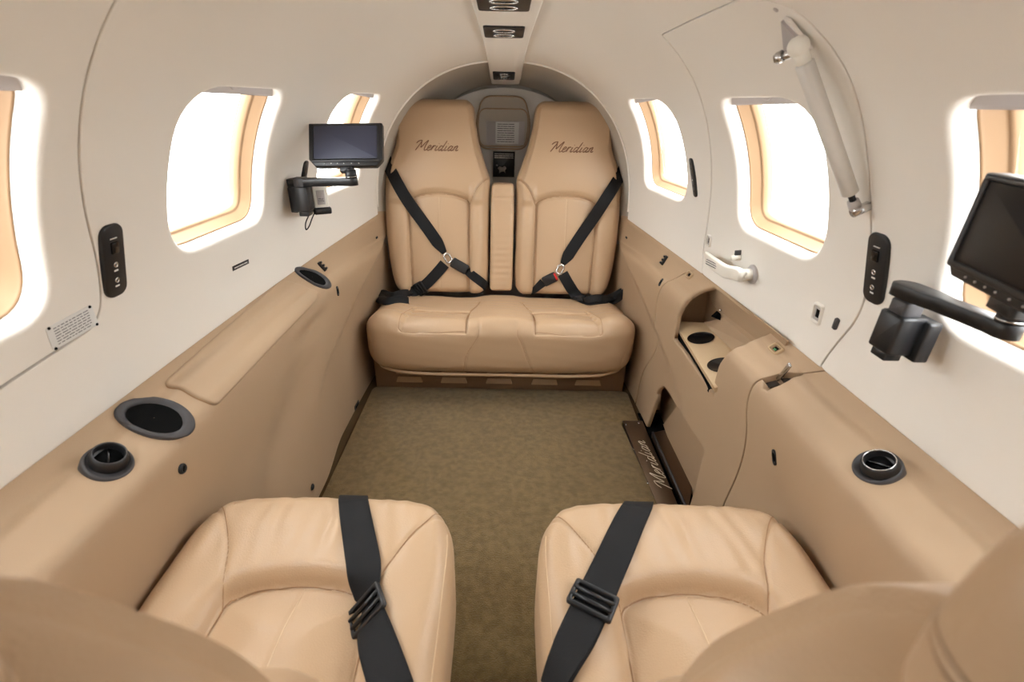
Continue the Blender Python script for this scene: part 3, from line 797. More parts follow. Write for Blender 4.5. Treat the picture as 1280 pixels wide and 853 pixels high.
# ------------------------------------------------------------------ seats
def arc_pts(cx, hw, y0, y1, n=18): return [(cx+hw*-cos(pi*k/n), y0+(y1-y0)*sin(pi*k/n)) for k in range(n+1)]
def noise2(V, amp, fr_, seed):
    r = np.random.RandomState(seed); o = np.zeros(len(V))
    for k in range(10):
        d = r.normal(size=3); d /= np.linalg.norm(d); o += np.sin(V@d*fr_*(.6+r.rand()*1.4)+r.rand()*6.28)
    return o*amp/3
def backrest(mir, shear, h=.0045, L=.72, bulge=.022, ol=None):
    """seat back: x across (+ = inner side unless mirrored), front face toward -y, z up from the base"""
    T = .055; low_back = ol is not None; LR = L if low_back else .72
    ol = ol or [(0., -.165, .196), (.04, -.181, .205), (.2, -.205, .207), (.364, -.208, .208), (.4355, -.204, .208), (.471, -.1957, .1956), (.53, -.172, .175), (.56, -.1605, .165), (.62, -.158, .152), (.72, -.155, .1415)]
    hh = np.linspace(0, L, 200); tab = np.array([interp(x*LR/L, ol) for x in hh])
    def fn(V):
        V = V.copy(); z = V[:, 2]+L/2; xn = V[:, 0]/.205
        xl = np.interp(z, hh, tab[:, 0]); xr = np.interp(z, hh, tab[:, 1])
        x = xl+(xr-xl)*(xn+1)/2
        z0 = z*LR/L
        front = np.clip((-V[:, 1])/T, 0, 1); Q = np.stack([x, z0], 1)
        # extra corner rounding in the outline
        cz = np.clip((z0-.66)/.06, 0, 1)*(0 if low_back else 1); x = x*(1-.10*cz**3)
        arc = arc_pts(.011, .121, .345, .384)
        pl = [(-.103, -.01), (-.110, .2), (-.110, .345)]; pr = [(.130, -.01), (.132, .2), (.132, .345)]
        d = np.minimum(dist_poly(Q, pl+arc+pr[::-1]), np.minimum(dist_poly(Q, cat2([(.132, .345), (.150, .392), (.175, .425), (.212, .445)], 6)), dist_poly(Q, cat2([(-.110, .345), (-.130, .392), (-.160, .425), (-.212, .445)], 6))))
        top_arc = np.array(arc); ya = np.interp(x, top_arc[:, 0], top_arc[:, 1])
        inpanel = (x > -.108) & (x < .131) & (z0 < ya)
        edge = np.where(x > 0, .131, -.109); outer = np.where(x > 0, xr, xl)
        t = np.clip((x-edge)/(outer-edge), 0, 1)
        fadez = sstep((.44-z0)/.07)
        bol = np.where(~inpanel & (t > 0), bulge*np.sin(pi*np.clip(t, 0, 1)**.75)**.8*fadez, 0)
        head = .012*sstep((z0-.36)/.12)*(1-(xn)**2)*(0 if low_back else 1)
        pan = np.where(inpanel, .010*(1-((x-.011)/.121)**2)-.004, 0)+np.where(~inpanel & (z0 > .34), .010*sstep((z0-ya)/.03)*(np.abs(xn) < .9), 0)
        gr = -.0105*np.exp(-(d/.0042)**2)
        st = np.abs(x-.011); gr += np.where(inpanel, -.0015*np.exp(-(st/.002)**2), 0)
        V[:, 1] -= front*(bol+head+pan+gr+noise2(V, .0012, 22, 3))
        V[:, 1] += shear*(z) - .02*np.sin(pi*np.clip(z/L, 0, 1))*0
        V[:, 0] = x*mir; V[:, 2] = z
        return V
    V, F = rbox((.205, T, L/2), .032, h, fn)
    if mir < 0: F = [f[::-1] for f in F]
    V[:, 1] += T
    return V, F
def bench_cushion():
    hy, hz = .215, .11
    def fn(V):
        V = V.copy(); x, y, z = V[:, 0], V[:, 1], V[:, 2]
        top = sstep((z/hz-.2)/.6); Y = y+1.705
        # puffed front roll and rounded plan corners
        fr_ = np.clip(-y/hy, 0, 1)
        y2 = y+.055*(np.abs(x)/.49)**7*np.clip((.05-y)/.2, 0, 1); x2 = x*(1-.035*(np.clip((np.abs(z)-.03)/.08, 0, 1))**2)
        y2 = y2-.012*(1-(z/hz)**2)*fr_
        Q = np.stack([np.abs(x), Y], 1); Qs = np.stack([x, z+.218], 1)
        C = cat2([(.120, 1.49), (.122, 1.56), (.115, 1.63), (.098, 1.70), (.085, 1.77)], 5)
        fro = [(.120, 1.493), (.2, 1.489), (.28, 1.49), (.352, 1.497)]; bk = [(.118, 1.628), (.335, 1.632)]; ou = [(.352, 1.497), (.350, 1.56), (.335, 1.632), (.33, 1.66)]
        d = np.minimum(np.minimum(dist_poly(Q, C), dist_poly(Q, ou)), np.minimum(dist_poly(Q, fro), dist_poly(Q, bk)))
        well = (np.abs(x) > .12) & (np.abs(x) < .352-(Y-1.497)*.126) & (Y > 1.493) & (Y < 1.63)
        z2 = z+top*(-.006*np.exp(-(d/.004)**2))
        wx = np.clip((np.abs(x)-.12)/.225, 0, 1); wy = np.clip((Y-1.493)/.137, 0, 1)
        z2 += top*np.where(well, -.009+.008*np.sin(pi*wx)*np.sin(pi*wy)-.0012*np.exp(-((wx-.48)/.01)**2), 0)
        z2 += top*(.010*np.exp(-(x/.085)**4)*sstep((Y-1.47)/.05)+.012*np.exp(-((Y-1.485)/.05)**2)*0)
        z2 += top*.010*sstep((np.abs(x)-.35)/.05)*sstep((.49-np.abs(x))/.08)
        z2 -= top*.065*np.clip((Y-1.50)/.42, 0, 1)
        # seams on the front face
        fs = sstep((-y/hy-.6)/.3)
        s1 = cat2([(-.074, .33), (-.076, .29), (-.092, .25), (-.119, .2), (-.13, .10)], 5); s2 = cat2([(.059, .33), (.060, .29), (.075, .25), (.10, .18), (.13, .10)], 5)
        s3 = cat2([(-.476, .29), (-.468, .25), (-.452, .19), (-.445, .11)], 5); s4 = cat2([(.470, .25), (.445, .215), (.433, .17), (.432, .11)], 5)
        ds = np.minimum(np.minimum(dist_poly(Qs, s1), dist_poly(Qs, s2)), np.minimum(dist_poly(Qs, s3), dist_poly(Qs, s4)))
        y2 += fs*.003*np.exp(-(ds/.0026)**2)
        wr = noise2(V*np.array([1, 1, 1.]), .0016, 28, 7)+noise2(V*np.array([.3, 1.6, 1.6]), .0009, 70, 9)
        V[:, 0] = x2; V[:, 1] = y2-fs*wr*.6+1.705; V[:, 2] = z2+top*wr+.218
        return V
    return rbox((.49, hy, hz), .058, .005, fn)
bench = empty('rear_bench_seat', (0, 1.70, 0), 'tan leather rear bench with two high embroidered backs and a shared cushion', 'bench seat')
bc = mk('seat_cushion', *bench_cushion(), LEATHER, bench)
bb_ = []
for mir, cx in ((1, -.2635), (-1, .2615)):
    V, F = backrest(mir, .235); V = V+np.array([cx, 1.862, .285])
    bb_.append(mk('backrest', V, F, LEATHER, bench))
def armf(V):
    V = V.copy(); z = V[:, 2]; f = np.clip(-V[:, 1]/.03, 0, 1)
    V[:, 1] += f*(.004*np.exp(-((z-.155)/.003)**2))+f*.0007*np.sin(z*260)*np.exp(-((z+.10)/.10)**2); V[:, 1] += .235*(z+.2); V[:, 0] *= 1-.06*np.clip((z-.12)/.08, 0, 1)
    return V+np.array([-.002, 1.895, .505])
ca = mk('fold_down_armrest', *rbox((.046, .032, .205), .014, .005, armf), LEATHER, bench)
# base panel with louvres
fr = Frame((0, 1.578, .0), (1, 0, 0), (0, 0, 1), (0, -1, 0))
bp = mk('base_panel', *box(fr, -.475, .475, .0, .16, -.012, 0, .002), BROWN, bench)
for k, cxx in enumerate((-.345, -.175, -.002, .172, .338)):
    for r_, zz in ((0, .044), (1, .078)):
        out = [(cxx-.050, zz-.010), (cxx+.050, zz-.010), (cxx+.044, zz+.009), (cxx-.044, zz+.009)]
        V = [fr.p(out[0][0], out[0][1], .009), fr.p(out[1][0], out[1][1], .009), fr.p(out[2][0], out[2][1], .001), fr.p(out[3][0], out[3][1], .001)]+[fr.p(a, b, -.001) for a, b in out]
        mk('louver', V, [(0, 1, 2, 3), (4, 5, 1, 0), (1, 5, 6, 2), (3, 7, 4, 0), (2, 6, 7, 3)], LOUV, bp, smooth=False)
# piping under the front edge
mk('piping', *tube(smooth_path([(-.452, 1.66, .118), (-.452, 1.575, .118), (-.41, 1.530, .116), (-.3, 1.506, .112), (0, 1.504, .112), (.3, 1.506, .112), (.41, 1.530, .116), (.452, 1.575, .118), (.452, 1.66, .118)], 8), .006, 8), LEATHER, bench)
def wbvh(objs):
    V = []; F = []
    for o in objs:
        off = Vector((0, 0, 0)); p = o.parent
        mats = []
        n = len(V); q = o; Mx = Matrix.Identity(4)
        while q is not None: Mx = q.matrix_basis @ Mx; q = q.parent
        V += [Mx @ v.co for v in o.data.vertices]; F += [tuple(i+n for i in f.vertices) for f in o.data.polygons]
    return BVHTree.FromPolygons(V, F)
def hit(bv, px, py):
    r = bv.ray_cast(EYE, ray(px, py).normalized()); 
    return (r[0], r[1]) if r[0] is not None else (None, None)
BB = wbvh([bc]+bb_+[ca])
def lay_on(bv, pts, d, r, m, name, parent):
    Q = []
    for p in pts:
        q = bv.ray_cast(p, d)
        if q[0] is not None: Q.append(q[0]-d*.0002)
    if len(Q) > 2: mk(name, *tube(Q, r, 6), m, parent)
bvc = wbvh([bc])
for q in (1, -1):
    for L in (cat2([(.120, 1.49), (.122, 1.56), (.115, 1.63), (.098, 1.70), (.085, 1.77)], 6), resample([(.120, 1.493), (.2, 1.489), (.28, 1.49), (.352, 1.497)], .01, False), resample([(.118, 1.628), (.335, 1.632)], .01, False), resample([(.352, 1.497), (.350, 1.56), (.335, 1.632), (.33, 1.66)], .01, False)):
        lay_on(bvc, [V3(a*q, b, .6) for a, b in L], V3(0, 0, -1), .0010, SEAM, 'seam', bc)
for L in (cat2([(-.074, .30), (-.076, .28), (-.092, .25), (-.119, .2), (-.13, .13)], 5), cat2([(.059, .30), (.060, .28), (.075, .25), (.10, .18), (.128, .13)], 5)):
    lay_on(bvc, [V3(a, 1.3, b) for a, b in L], V3(0, 1, 0), .0008, SEAM, 'seam', bc)
for o, mir, cx in ((bb_[0], 1, -.2635), (bb_[1], -1, .2615)):
    bvo = wbvh([o]); pts = [(-.105, .02), (-.110, .2)]+arc_pts(.011, .121, .345, .384)+[(.132, .2), (.130, .02)]
    for L in (resample(pts, .01, False), cat2([(.132, .345), (.150, .392), (.175, .425), (.200, .440)], 6), cat2([(-.110, .345), (-.130, .392), (-.160, .425), (-.200, .440)], 6)):
        lay_on(bvo, [V3(cx+a*mir, 1.6, .285+b) for a, b in L], V3(0, 1, 0), .0010, SEAM, 'seam', o)
    lay_on(bvo, [V3(cx+.011*mir, 1.6, .30+.36*k/24) for k in range(25)], V3(0, 1, 0), .0006, THREAD, 'stitching', o)
# embroidered word on each back
for o, (a, b) in zip(bb_, (((519, 181.5), (572, 182.5)), ((688, 183.5), (741, 184.5)))):
    P0, _ = hit(BB, *a); P1, _ = hit(BB, *b); U = (P1-P0); w_ = U.length; U.normalize(); c = (P0+P1)/2
    def pj(x, y, c=c, U=U):
        p = c+U*x+V3(0, .22, .975)*y; r = BB.ray_cast(p-V3(0, .3, 0), V3(0, 1, 0)); return r[0]+V3(0, -.0006, 0) if r[0] is not None else p
    word(pj, w_, .036, .0014, EMB, 'embroidered_script', o)

# front seats, facing aft
def front_cushion(sgn):
    
    hx, hy, hz = .2205, .245, .085
    def fn(V):
        V = V.copy(); x, y, z = V[:, 0], V[:, 1], V[:, 2]; top = sstep((z/hz-.1)/.6); yl = y+hy   # yl from back
        f = np.clip((yl-.25)/.24, 0, 1)
        outer = x*sgn > 0; y2 = y-np.where(outer, .028, .048)*(np.abs(x)/hx)**6*f-.008*(np.abs(x)/hx)**2*f; x2 = x*(1-np.where(outer, .03, .10)*f**4)
        y2 = y2+.006*(1-(z/hz)**2)*f
        arc = arc_pts(0, .104, .270, .308); Q = np.stack([x, yl], 1)
        pl = [(-.114, .0), (-.110, .15), (-.104, .270)]; pr = [(.104, .270), (.110, .15), (.114, 0)]
        co = cat2([(.104, .270), (.112, .30), (.135, .36), (.175, .425), (.215, .47)], 5); ci = [(-a, b) for a, b in co]
        ed = [(-.211, .0), (-.211, .42)]
        d = np.minimum(dist_poly(Q, pl+arc+pr), np.minimum(dist_poly(Q, co), dist_poly(Q, ci)))
        ya = np.interp(x, [p[0] for p in arc], [p[1] for p in arc])
        inp = (np.abs(x) < .108) & (yl < ya)
        dp = dist_poly(Q, pl+arc+pr)
        dz = -.004*np.exp(-(d/.0030)**2)
        dz += np.where(inp, -.020+.016*sstep(dp/.085)-.0015*np.exp(-(x/.002)**2), -.010*np.exp(-(dp/.007)**1.3)*0-.016*np.exp(-(dp/.0045)**2)*0)
        fr2 = sstep((yl-.22)/.08)
        dz += np.where(inp, 0, .010*fr2*sstep((dp+.004)/.03)*sstep((.49-yl)/.10)-.020*np.exp(-(dp/.010))*(1-0*fr2)+.0)
        dz += np.where(~inp, .012*(1-fr2)*np.sin(pi*np.clip((np.abs(x)-.11)/.11, 0, 1)), 0)
        wr = noise2(V, .0013, 26, 11)+noise2(V*np.array([1.8, .4, 1]), .0010, 80, 12)*np.clip((yl-.3)/.05, 0, 1)
        V[:, 0] = x2; V[:, 1] = y2; V[:, 2] = z+top*(dz+wr)-top*.0*yl
        return V
    V, F = rbox((hx, hy, hz), .040, .004, fn)
    return V, F
FS = []
for sgn, cx, lab in ((-1, -.2845, 'tan leather aft-facing seat at the left, beside the long armrest'), (1, .2845, 'tan leather aft-facing seat at the right, below the round air vent')):
    e = empty('cabin_seat', (cx, .42, 0), lab, 'seat', 'aft-facing cabin seats in the foreground')
    V, F = front_cushion(sgn); V = V+np.array([cx, .412, .281]); c_ = mk('seat_cushion', V, F, LEATHER, e)
    # stitching along the inner edge
    bv = wbvh([c_]); 
    L = []
    for k in range(26):
        yy = .20+k*.0145; x = cx-sgn*(.2075-.018*max(0, (yy-.50)/.13)**2); r = bv.ray_cast(V3(x, yy, .6), V3(0, 0, -1))
        if r[0] is not None: L.append(r[0]+r[1]*.0002)
    mk('stitching', *tube(L, .0009, 6), THREAD, c_)
    # backrest, turned to face aft
    ol = [(0., -.17, .19), (.04, -.185, .205), (.2, -.205, .207), (.36, -.208, .208), (.44, -.200, .200), (.49, -.185, .185), (.53, -.142, .142), (.56, -.10, .10)]
    V, F = backrest(-sgn if sgn > 0 else 1, .0, .006, L=.56, bulge=.030, ol=ol)
    V = V*np.array([-1, -1, 1]); V[:, 2] *= (1. if sgn > 0 else 1.05); V[:, 1] -= V[:, 2]*(.10 if sgn > 0 else .20); V = V+np.array([cx, .20 if sgn > 0 else .22, .26 if sgn > 0 else .28])
    mk('backrest', V, F, LEATHER, e)
    def padf(V):
        V = V.copy(); x, y, z = V[:, 0], V[:, 1], V[:, 2]
        V[:, 1] += .010*(1-(x/.155)**2)*np.sign(y)*.6; V[:, 2] += -.012*(np.abs(x)/.155)**3*np.sign(z)
        V[:, 0] *= 1-.10*np.clip(-z/.07, 0, 1); V[:, 1] -= V[:, 2]*.12
        return V+np.array([cx+.004*sgn, .078 if sgn > 0 else .058, .852 if sgn > 0 else .845])
    mk('headrest', *rbox((.155, .030, .070), .028, .008, padf), LEATHER, e)
    for q in (-.05, .05): mk('headrest_post', *tube([(cx+q, .078 if sgn > 0 else .06, .72), (cx+q, .078 if sgn > 0 else .058, .83)], .006, 12), METAL, e)
    # frame and legs under the cushion
    fr = Frame((cx, .41, .0), (1, 0, 0), (0, 1, 0), (0, 0, 1))
    mk('seat_base', *box(fr, -.17, .17, -.19, .17, .012, .20, .02), GREYR, e)
    def lay(pts, m, r, name):
        Q = []
        for (a_, b_) in pts:
            q = bv.ray_cast(V3(cx+a_, .412-.245+b_, .6), V3(0, 0, -1))
            if q[0] is not None: Q.append(q[0]+V3(0, 0, .0002))
        mk(name, *tube(Q, r, 6), m, c_)
    arc = arc_pts(0, .104, .270, .308)
    lay([(-.114, .0), (-.110, .15)]+arc+[(.110, .15), (.114, 0)], SEAM, .0010, 'seam')
    for q in (1, -1): lay([(a_*q, b_) for a_, b_ in cat2([(.104, .270), (.112, .30), (.135, .36), (.175, .425), (.205, .455)], 8)], SEAM, .0009, 'seam')
    lay([(0, .02+.285*k/20) for k in range(21)], THREAD, .0007, 'stitching')
    FS.append((e, c_))

# ------------------------------------------------------------------ seat belts
def belt_path(bv, pts, step=5, off=.0022, sm=3):
    P = []; N = []
    L = smooth_path([(a, b, 0) for a, b in pts], 10)
    for p in L:
        h, n = hit(bv, p.x, p.y)
        if h is None: continue
        if P and (h-P[-1]).length < .004: continue
        P.append(h+n*off); N.append(n)
    for _ in range(sm*4):
        P = [P[0]]+[(P[i-1]+P[i]*2+P[i+1])/4 for i in range(1, len(P)-1)]+[P[-1]]
        N = [N[0]]+[(N[i-1]+N[i]*2+N[i+1]).normalized() for i in range(1, len(N)-1)]+[N[-1]]
    for i in range(len(P)):   # lift out of the leather again
        r = bv.find_nearest(P[i])
        if r[0] is not None:
            d = (P[i]-r[0]).dot(r[1])
            if d < off: P[i] = P[i]+r[1]*(off-d)
    for _ in range(3): P = [P[0]]+[(P[i-1]+P[i]*2+P[i+1])/4 for i in range(1, len(P)-1)]+[P[-1]]
    return P, N
def adjuster(P, N, d, w_, parent, name='slide_adjuster'):
    P = P+N*.003
    fr = Frame(P, d.cross(N), d, N)
    h = .018
    o = mk(name, *ringplate(fr, rrect(w_+.014, 2*h+.006, .004, 4), rrect(w_+.002, 2*h-.006, .003, 4), .0, .0065, .0012), BLACK, parent)
    for q in (-.006, .006):
        mk('cross_bar', *tube([fr.p(-w_/2-.004, q, .005), fr.p(w_/2+.004, q, .005)], .0032, 8), BLACK, o)
    return o
for (e, c_), pts, ap, lab in ((FS[0], [(437, 640), (440, 619.5), (446, 655), (454, 700), (460, 740), (468, 790), (480, 830), (492, 868)], (461, 773), 'black seat belt lying over the left front seat cushion'),
                           (FS[1], [(808, 640), (802, 626), (786, 655), (766, 700), (742, 752), (722, 796), (706, 830), (690, 868)], (741, 758), 'black seat belt lying over the right front seat cushion')):
    bv = wbvh([c_]); P, N = belt_path(bv, pts[1:], sm=4)
    # over the front edge and down
    p0, d0 = P[0], (P[0]-P[2]).normalized()
    pre = [p0+V3(d0.x*.02, .026, -.075), p0+V3(d0.x*.02, .026, -.045), p0+V3(d0.x*.015, .019, -.015)]
    Pn = pre+P[1:]; Nn_ = [V3(0, 1, 0), V3(0, 1, .1).normalized(), V3(0, .7, .7).normalized()]+N[1:]
    Q = smooth_path(Pn, 3); Qn = []
    for i in range(len(Q)): k = min(i//3, len(Nn_)-1); k2 = min(k+1, len(Nn_)-1); f = (i % 3)/3; Qn.append((Nn_[k]*(1-f)+Nn_[k2]*f).normalized())
    sb = empty('seat_belt', P[len(P)//2], lab, 'seat belt', 'seat belts on the front seats')
    st = mk('strap', *ribbon(Q, Qn, .050, .0016), WEB, sb)
    h, n = hit(bv, *ap); i = min(range(len(P)), key=lambda i: (P[i]-h).length); d = (P[min(i+1, len(P)-1)]-P[max(i-1, 0)]).normalized()
    Na = sum(N[max(0, i-8):i+9], Vector()).normalized(); adjuster(P[i]+Na*.001, Na, d, .050, sb)
    # doubled webbing below the adjuster
    Q2 = [p+n_*.0026 for p, n_ in zip(P[i+1:], N[i+1:])]; mk('strap_end', *ribbon(Q2, N[i+1:], .047, .0014), WEB, sb)

def rear_belt(lab, shoulder, ring, buckle, bstrap, lap, lump, red, mirror):
    e = empty('seat_belt', hit(BB, *ring)[0], lab, 'seat belt', 'harness belts on the rear bench')
    H = [hit(BB, *q) for q in shoulder]; P = smooth_path([h+V3(0, -.006, .001) for h, _ in H], 7); n = len(P)
    N = [V3(-.25*mirror*max(0, 1-i/14), -.95, .25).normalized() for i in range(n)]
    P = [p+V3(0, -.019*math.sin(pi*min(1, i/(n*.6))), 0) for i, p in enumerate(P)]
    first = P[0]; P = [first+V3(-.014*mirror, .030, .026), first+V3(-.008*mirror, .006, .012)]+P; N = [V3(-.4*mirror, -.9, .2).normalized(), V3(-.3*mirror, -.93, .2).normalized()]+N; n += 2
    for _ in range(10): P = [P[0]]+[(P[i-1]+P[i]*2+P[i+1])/4 for i in range(1, n-1)]+[P[-1]]
    wd = [.047*(1 if i < n-4 else (.9, .75, .6, .45)[i-(n-4)]) for i in range(n)]
    mk('shoulder_strap', *ribbon(P, N, wd, .0016), WEB, e)
    # metal latch ring
    c, nn = hit(BB, *ring); c = c+nn*.006; fr = Frame(c, V3(1, 0, 0), V3(0, 0, 1), nn)
    d = (P[-1]-c); fr = Frame(c, d.cross(nn), d, nn)
    mk('latch_plate', *ringplate(fr, rrect(.030, .044, .012, 5), rrect(.016, .030, .008, 5), -.001, .0015, .0006), METAL, e)
    # buckle
    b0, n0 = hit(BB, *buckle[0]); b1, n1 = hit(BB, *buckle[1]); cc = (b0+b1)/2+n0*.004; d = (b1-b0); fr = Frame(cc, d, n0.cross(d), n0); L_ = d.length
    bk = mk('buckle', *prism(fr, rrect(L_, .040, .006, 5), -.003, .013, .004), BLACK, e)
    if red: mk('release_button', *box(fr, -L_/2-.001, -L_/2+.007, -.015, .015, .002, .014, .001), RED, bk)
    P, N = belt_path(BB, bstrap); mk('buckle_strap', *ribbon(P, N, [.036-(.016*i/len(P) if red else 0) for i in range(len(P))], .0018), WEB, e)
    P, N = belt_path(BB, lap); mk('lap_strap', *ribbon(P, N, .044, .002), WEB, e)
    i = len(P)//2; dd = (P[i+1]-P[i-1]).normalized(); adjuster(P[i]+N[i]*.001, N[i], dd, .044, e)
    # bunched webbing at the outer end
    Q = []; 
    for (x, y, o) in lump: h, nn = hit(BB, x, y); h = on(x, y, 1, 1.84) if h is None else h; Q.append(h+V3(0, -.6, .8)*o)
    Q = smooth_path(Q, 6); mk('bunched_webbing', *ribbon(Q, [V3(0, -.5, .86)]*len(Q), .036, .003), WEB, e)
    Q2 = [q+V3(0, -.012, .012*math.sin(i*.35)) for i, q in enumerate(Q)]; mk('webbing_fold', *ribbon(Q2, [V3(0.1, -.8, .6).normalized()]*len(Q), .030, .003), WEB, e)
rear_belt('black harness belt crossing the left back of the rear bench', [(486, 207), (500, 232), (517, 260), (538, 290), (556, 316)], (560, 323), ((565, 327), (584, 338)), [(584, 338), (597, 349), (612, 362), (626, 366), (642, 363)],
          [(556, 330), (545, 343), (530, 358), (514, 366), (500, 371), (487, 373)], [(512, 367, .01), (495, 374, .014), (478, 370, .02), (473, 375, .012), (484, 380, .014), (500, 377, .016), (511, 378, .008)], False, 1)
rear_belt('black harness belt with red buckle button crossing the right back of the rear bench', [(774, 222), (757, 246), (738, 276), (717, 308), (703, 330)], (700, 337), ((695, 345), (679, 353)), [(679, 353), (670, 361), (662, 369)],
          [(703, 342), (711, 356), (720, 370), (727, 377), (740, 380), (755, 378)], [(730, 378, .01), (748, 377, .014), (765, 374, .014), (778, 368, .02), (783, 374, .016), (785, 382, .006)], True, -1)

# ------------------------------------------------------------------ left sidewall fittings
def bumpy(fr, out, z0, z1, bev): return prism(fr, out, z0, z1, bev)
def surf_patch(side, P, r, th, m, name, parent, bev=.004, step=.008):
    """padded panel lying on the sidewall, outline in pixels, moulded to the surface"""
    L = [lat(side, *p) for p in round_poly(P, r, 6)]; L = [(a, b*LN) for a, b in L]; L = resample(L, step)
    us = [p[0] for p in L]; vs = [p[1] for p in L]
    pos = lambda u, v: low(side, u, v/LN)-low_n(side, u, v/LN)*th; nor = lambda u, v: low_n(side, u, v/LN)
    P_, F, _ = cdt_surface(pos, nor, lambda u, v: in_poly(u, v, L), [L], (min(us), max(us), min(vs), max(vs)), step, lambda u, v: (bev, th+.004), [offs(L, -.006)])
    return mk(name, P_, F, m, parent), L
def base_empty(name, p, *a): return empty(name, p, *a)
f0 = lowframe(-1, 300, 430)
arm = empty('armrest', f0.O, 'long padded tan armrest panel set into the left side ledge', 'armrest')
ao, AL = surf_patch(-1, [(208, 481), (352, 353), (362, 354), (396, 367), (394, 374), (268, 505), (256, 500)], [6, 5, 4, 7, 5, 5, 12], .006, TAN, 'armrest_pad', arm, .005)
Lp = [low(-1, u, v/LN)-low_n(-1, u, v/LN)*.0004 for u, v in offs(AL, .0048)]
mk('edge_groove', *tube(Lp, .0014, 6, closed=True), SEAM, arm)
def drop_ell(fr, a, b, n=40, k=.0):
    """slightly egg-shaped outline"""
    return [(a*cos(t)*(1+k*cos(t)*.0), b*sin(t)*(1-k*cos(t))) for t in [2*pi*i/n for i in range(n)]]
def px_frame_ell(side, c, ax, bx, low_=True):
    """frame + half axes from three pixels on the sidewall"""
    fr = lowframe(side, *c); 
    A = lowframe(side, *ax).O-fr.O; B = lowframe(side, *bx).O-fr.O
    fr = Frame(fr.O, A, B, fr.N); return fr, A.length, abs(B.dot(fr.V))
def speaker(name, label, c, ax, bx, k, cat='speaker grille'):
    fr, a, b = px_frame_ell(-1, c, ax, bx); cu, ct = lat(-1, *c)
    e = empty(name, fr.O, label, cat)
    def loop(f): return [lat(-1, *p) for p in px_ell(c, ax, bx, k, f)]
    G = []; FF = []; n = 48
    for f, h in ((1.0, -.003), (1.0, .0045), (.96, .0065), (.80, .0055), (.74, .0035), (.72, .0022), (.55, .0024), (.38, .0026), (.2, .0028), (.01, .0028)):
        for y, t in loop(f): G.append(low(-1, y, t)-low_n(-1, y, t)*h)
    for r in range(5):
        for i in range(n): j = (i+1) % n; FF.append((r*n+i, r*n+j, (r+1)*n+j, (r+1)*n+i))
    mk('bezel_ring', G[:6*n], FF, GREYR, e)
    FF = [(r*n+i, r*n+(i+1) % n, (r+1)*n+(i+1) % n, (r+1)*n+i) for r in range(4) for i in range(n)]
    mk('mesh_cover', G[5*n:], FF, HOLE, e)
    return e, fr
def px_ell(c, ax, bx, k, f, n=48):
    """egg-shaped outline about pixel c, half axes to ax and bx"""
    A = (ax[0]-c[0], ax[1]-c[1]); B = (bx[0]-c[0], bx[1]-c[1]); out = []
    for i in range(n):
        t = 2*pi*i/n; x, y = cos(t)*f, sin(t)*f*(1+k*cos(t))
        out.append((c[0]+A[0]*x+B[0]*y, c[1]+A[1]*x+B[1]*y))
    return out
speaker('speaker_grille', 'large oval dark grey speaker grille on the left side ledge', (192, 524), (242, 531), (192, 549), .12)
speaker('oval_recess', 'small oval black opening behind the long armrest on the left ledge', (390, 347), (413, 357), (391, 356), .25, 'opening')
def air_vent(side, c, label, tilt):
    fr = lowframe(side, *c); O = fr.O; n = (fr.N+(EYE-O).normalized()*tilt).normalized(); fr = Frame(O, fr.U, fr.V, n)
    e = empty('air_vent', O, label, 'air vent', None)
    mk('base_ring', *lathe(fr, [(.030, -.016), (.031, .000), (.030, .004), (.027, .006), (.026, .004), (.0001, .003)], 40), GREYR, e)
    f2 = Frame(fr.p(.003, .003, .0), fr.U, fr.V, (n+V3(0, 0, .25)).normalized())
    mk('eyeball_nozzle', *lathe(f2, [(.024, -.004), (.0245, .004), (.022, .012), (.0205, .017), (.0188, .017), (.0178, .014), (.0176, .0), (.0001, -.002)], 40), BLACK, e)
    mk('nozzle_rim', *tube([f2.p(.0192*cos(a), .0192*sin(a), .017) for a in np.linspace(0, 2*pi, 33)[:-1]], .0008, 6, closed=True), METAL if side > 0 else GREYR, e)
    mk('duct', *lathe(f2, [(.0178, .004), (.0178, .0055), (.0001, .0055)], 28), HOLE, e)
    mk('damper', *box(f2.rot(35), -.015, .015, -.0012, .0012, .005, .009, .0004), GLOSSB, e)
    return e
air_vent(-1, (135, 580), 'round black air vent on the left ledge ahead of the oval speaker', .5)
air_vent(1, (1097, 585), 'round black air vent with thin metal rim on the right sidewall', .5)
def button(side, c, r, label, name='round_button', cat='button', sq=1.):
    fr = lowframe(side, *c); e = empty(name, fr.O, label, cat)
    mk('cap', *lathe(fr, [(r, -.004), (r, .002), (r*.85, .004), (r*.6, .0035), (.0001, .0035)], 24), BLACK, e)
    mk('slot', *box(fr.rot(60), -r*.5, r*.5, -r*.1, r*.1, .0025, .0042, .0003), HOLE, e)
button(-1, (227, 586), .0085, 'small round black jack cap on the left sidewall below the oval speaker')
button(-1, (390, 609), .0085, 'small round black button low on the left sidewall above the carpet edge')
def slot(side, c, w_, h_, deg, label, m=BLACK):
    fr = lowframe(side, *c).rot(deg); e = empty('latch_slot', fr.O, label, 'latch slot')
    mk('slot_plate', *ringplate(fr, rrect(w_, h_, h_*.3, 4), rrect(w_*.75, h_*.55, h_*.2, 4), -.004, .0018, .0006, -.004), m, e)
    mk('slot_recess', *prism(fr, rrect(w_*.76, h_*.56, h_*.2, 4), -.006, .0008, 0), HOLE, e)
slot(-1, (422, 364), .014, .030, -10, 'small upright black slot on the left sidewall beside the rear armrest opening')
slot(-1, (446, 507), .050, .020, 0, 'black rectangular slot low on the left sidewall next to the bench')
slot(1, (826, 353), .012, .026, 10, 'small black slot on the right sidewall near the rear bench')
slot(1, (968, 572), .012, .030, 25, 'small upright black slot on the right front sidewall below the latch pocket')
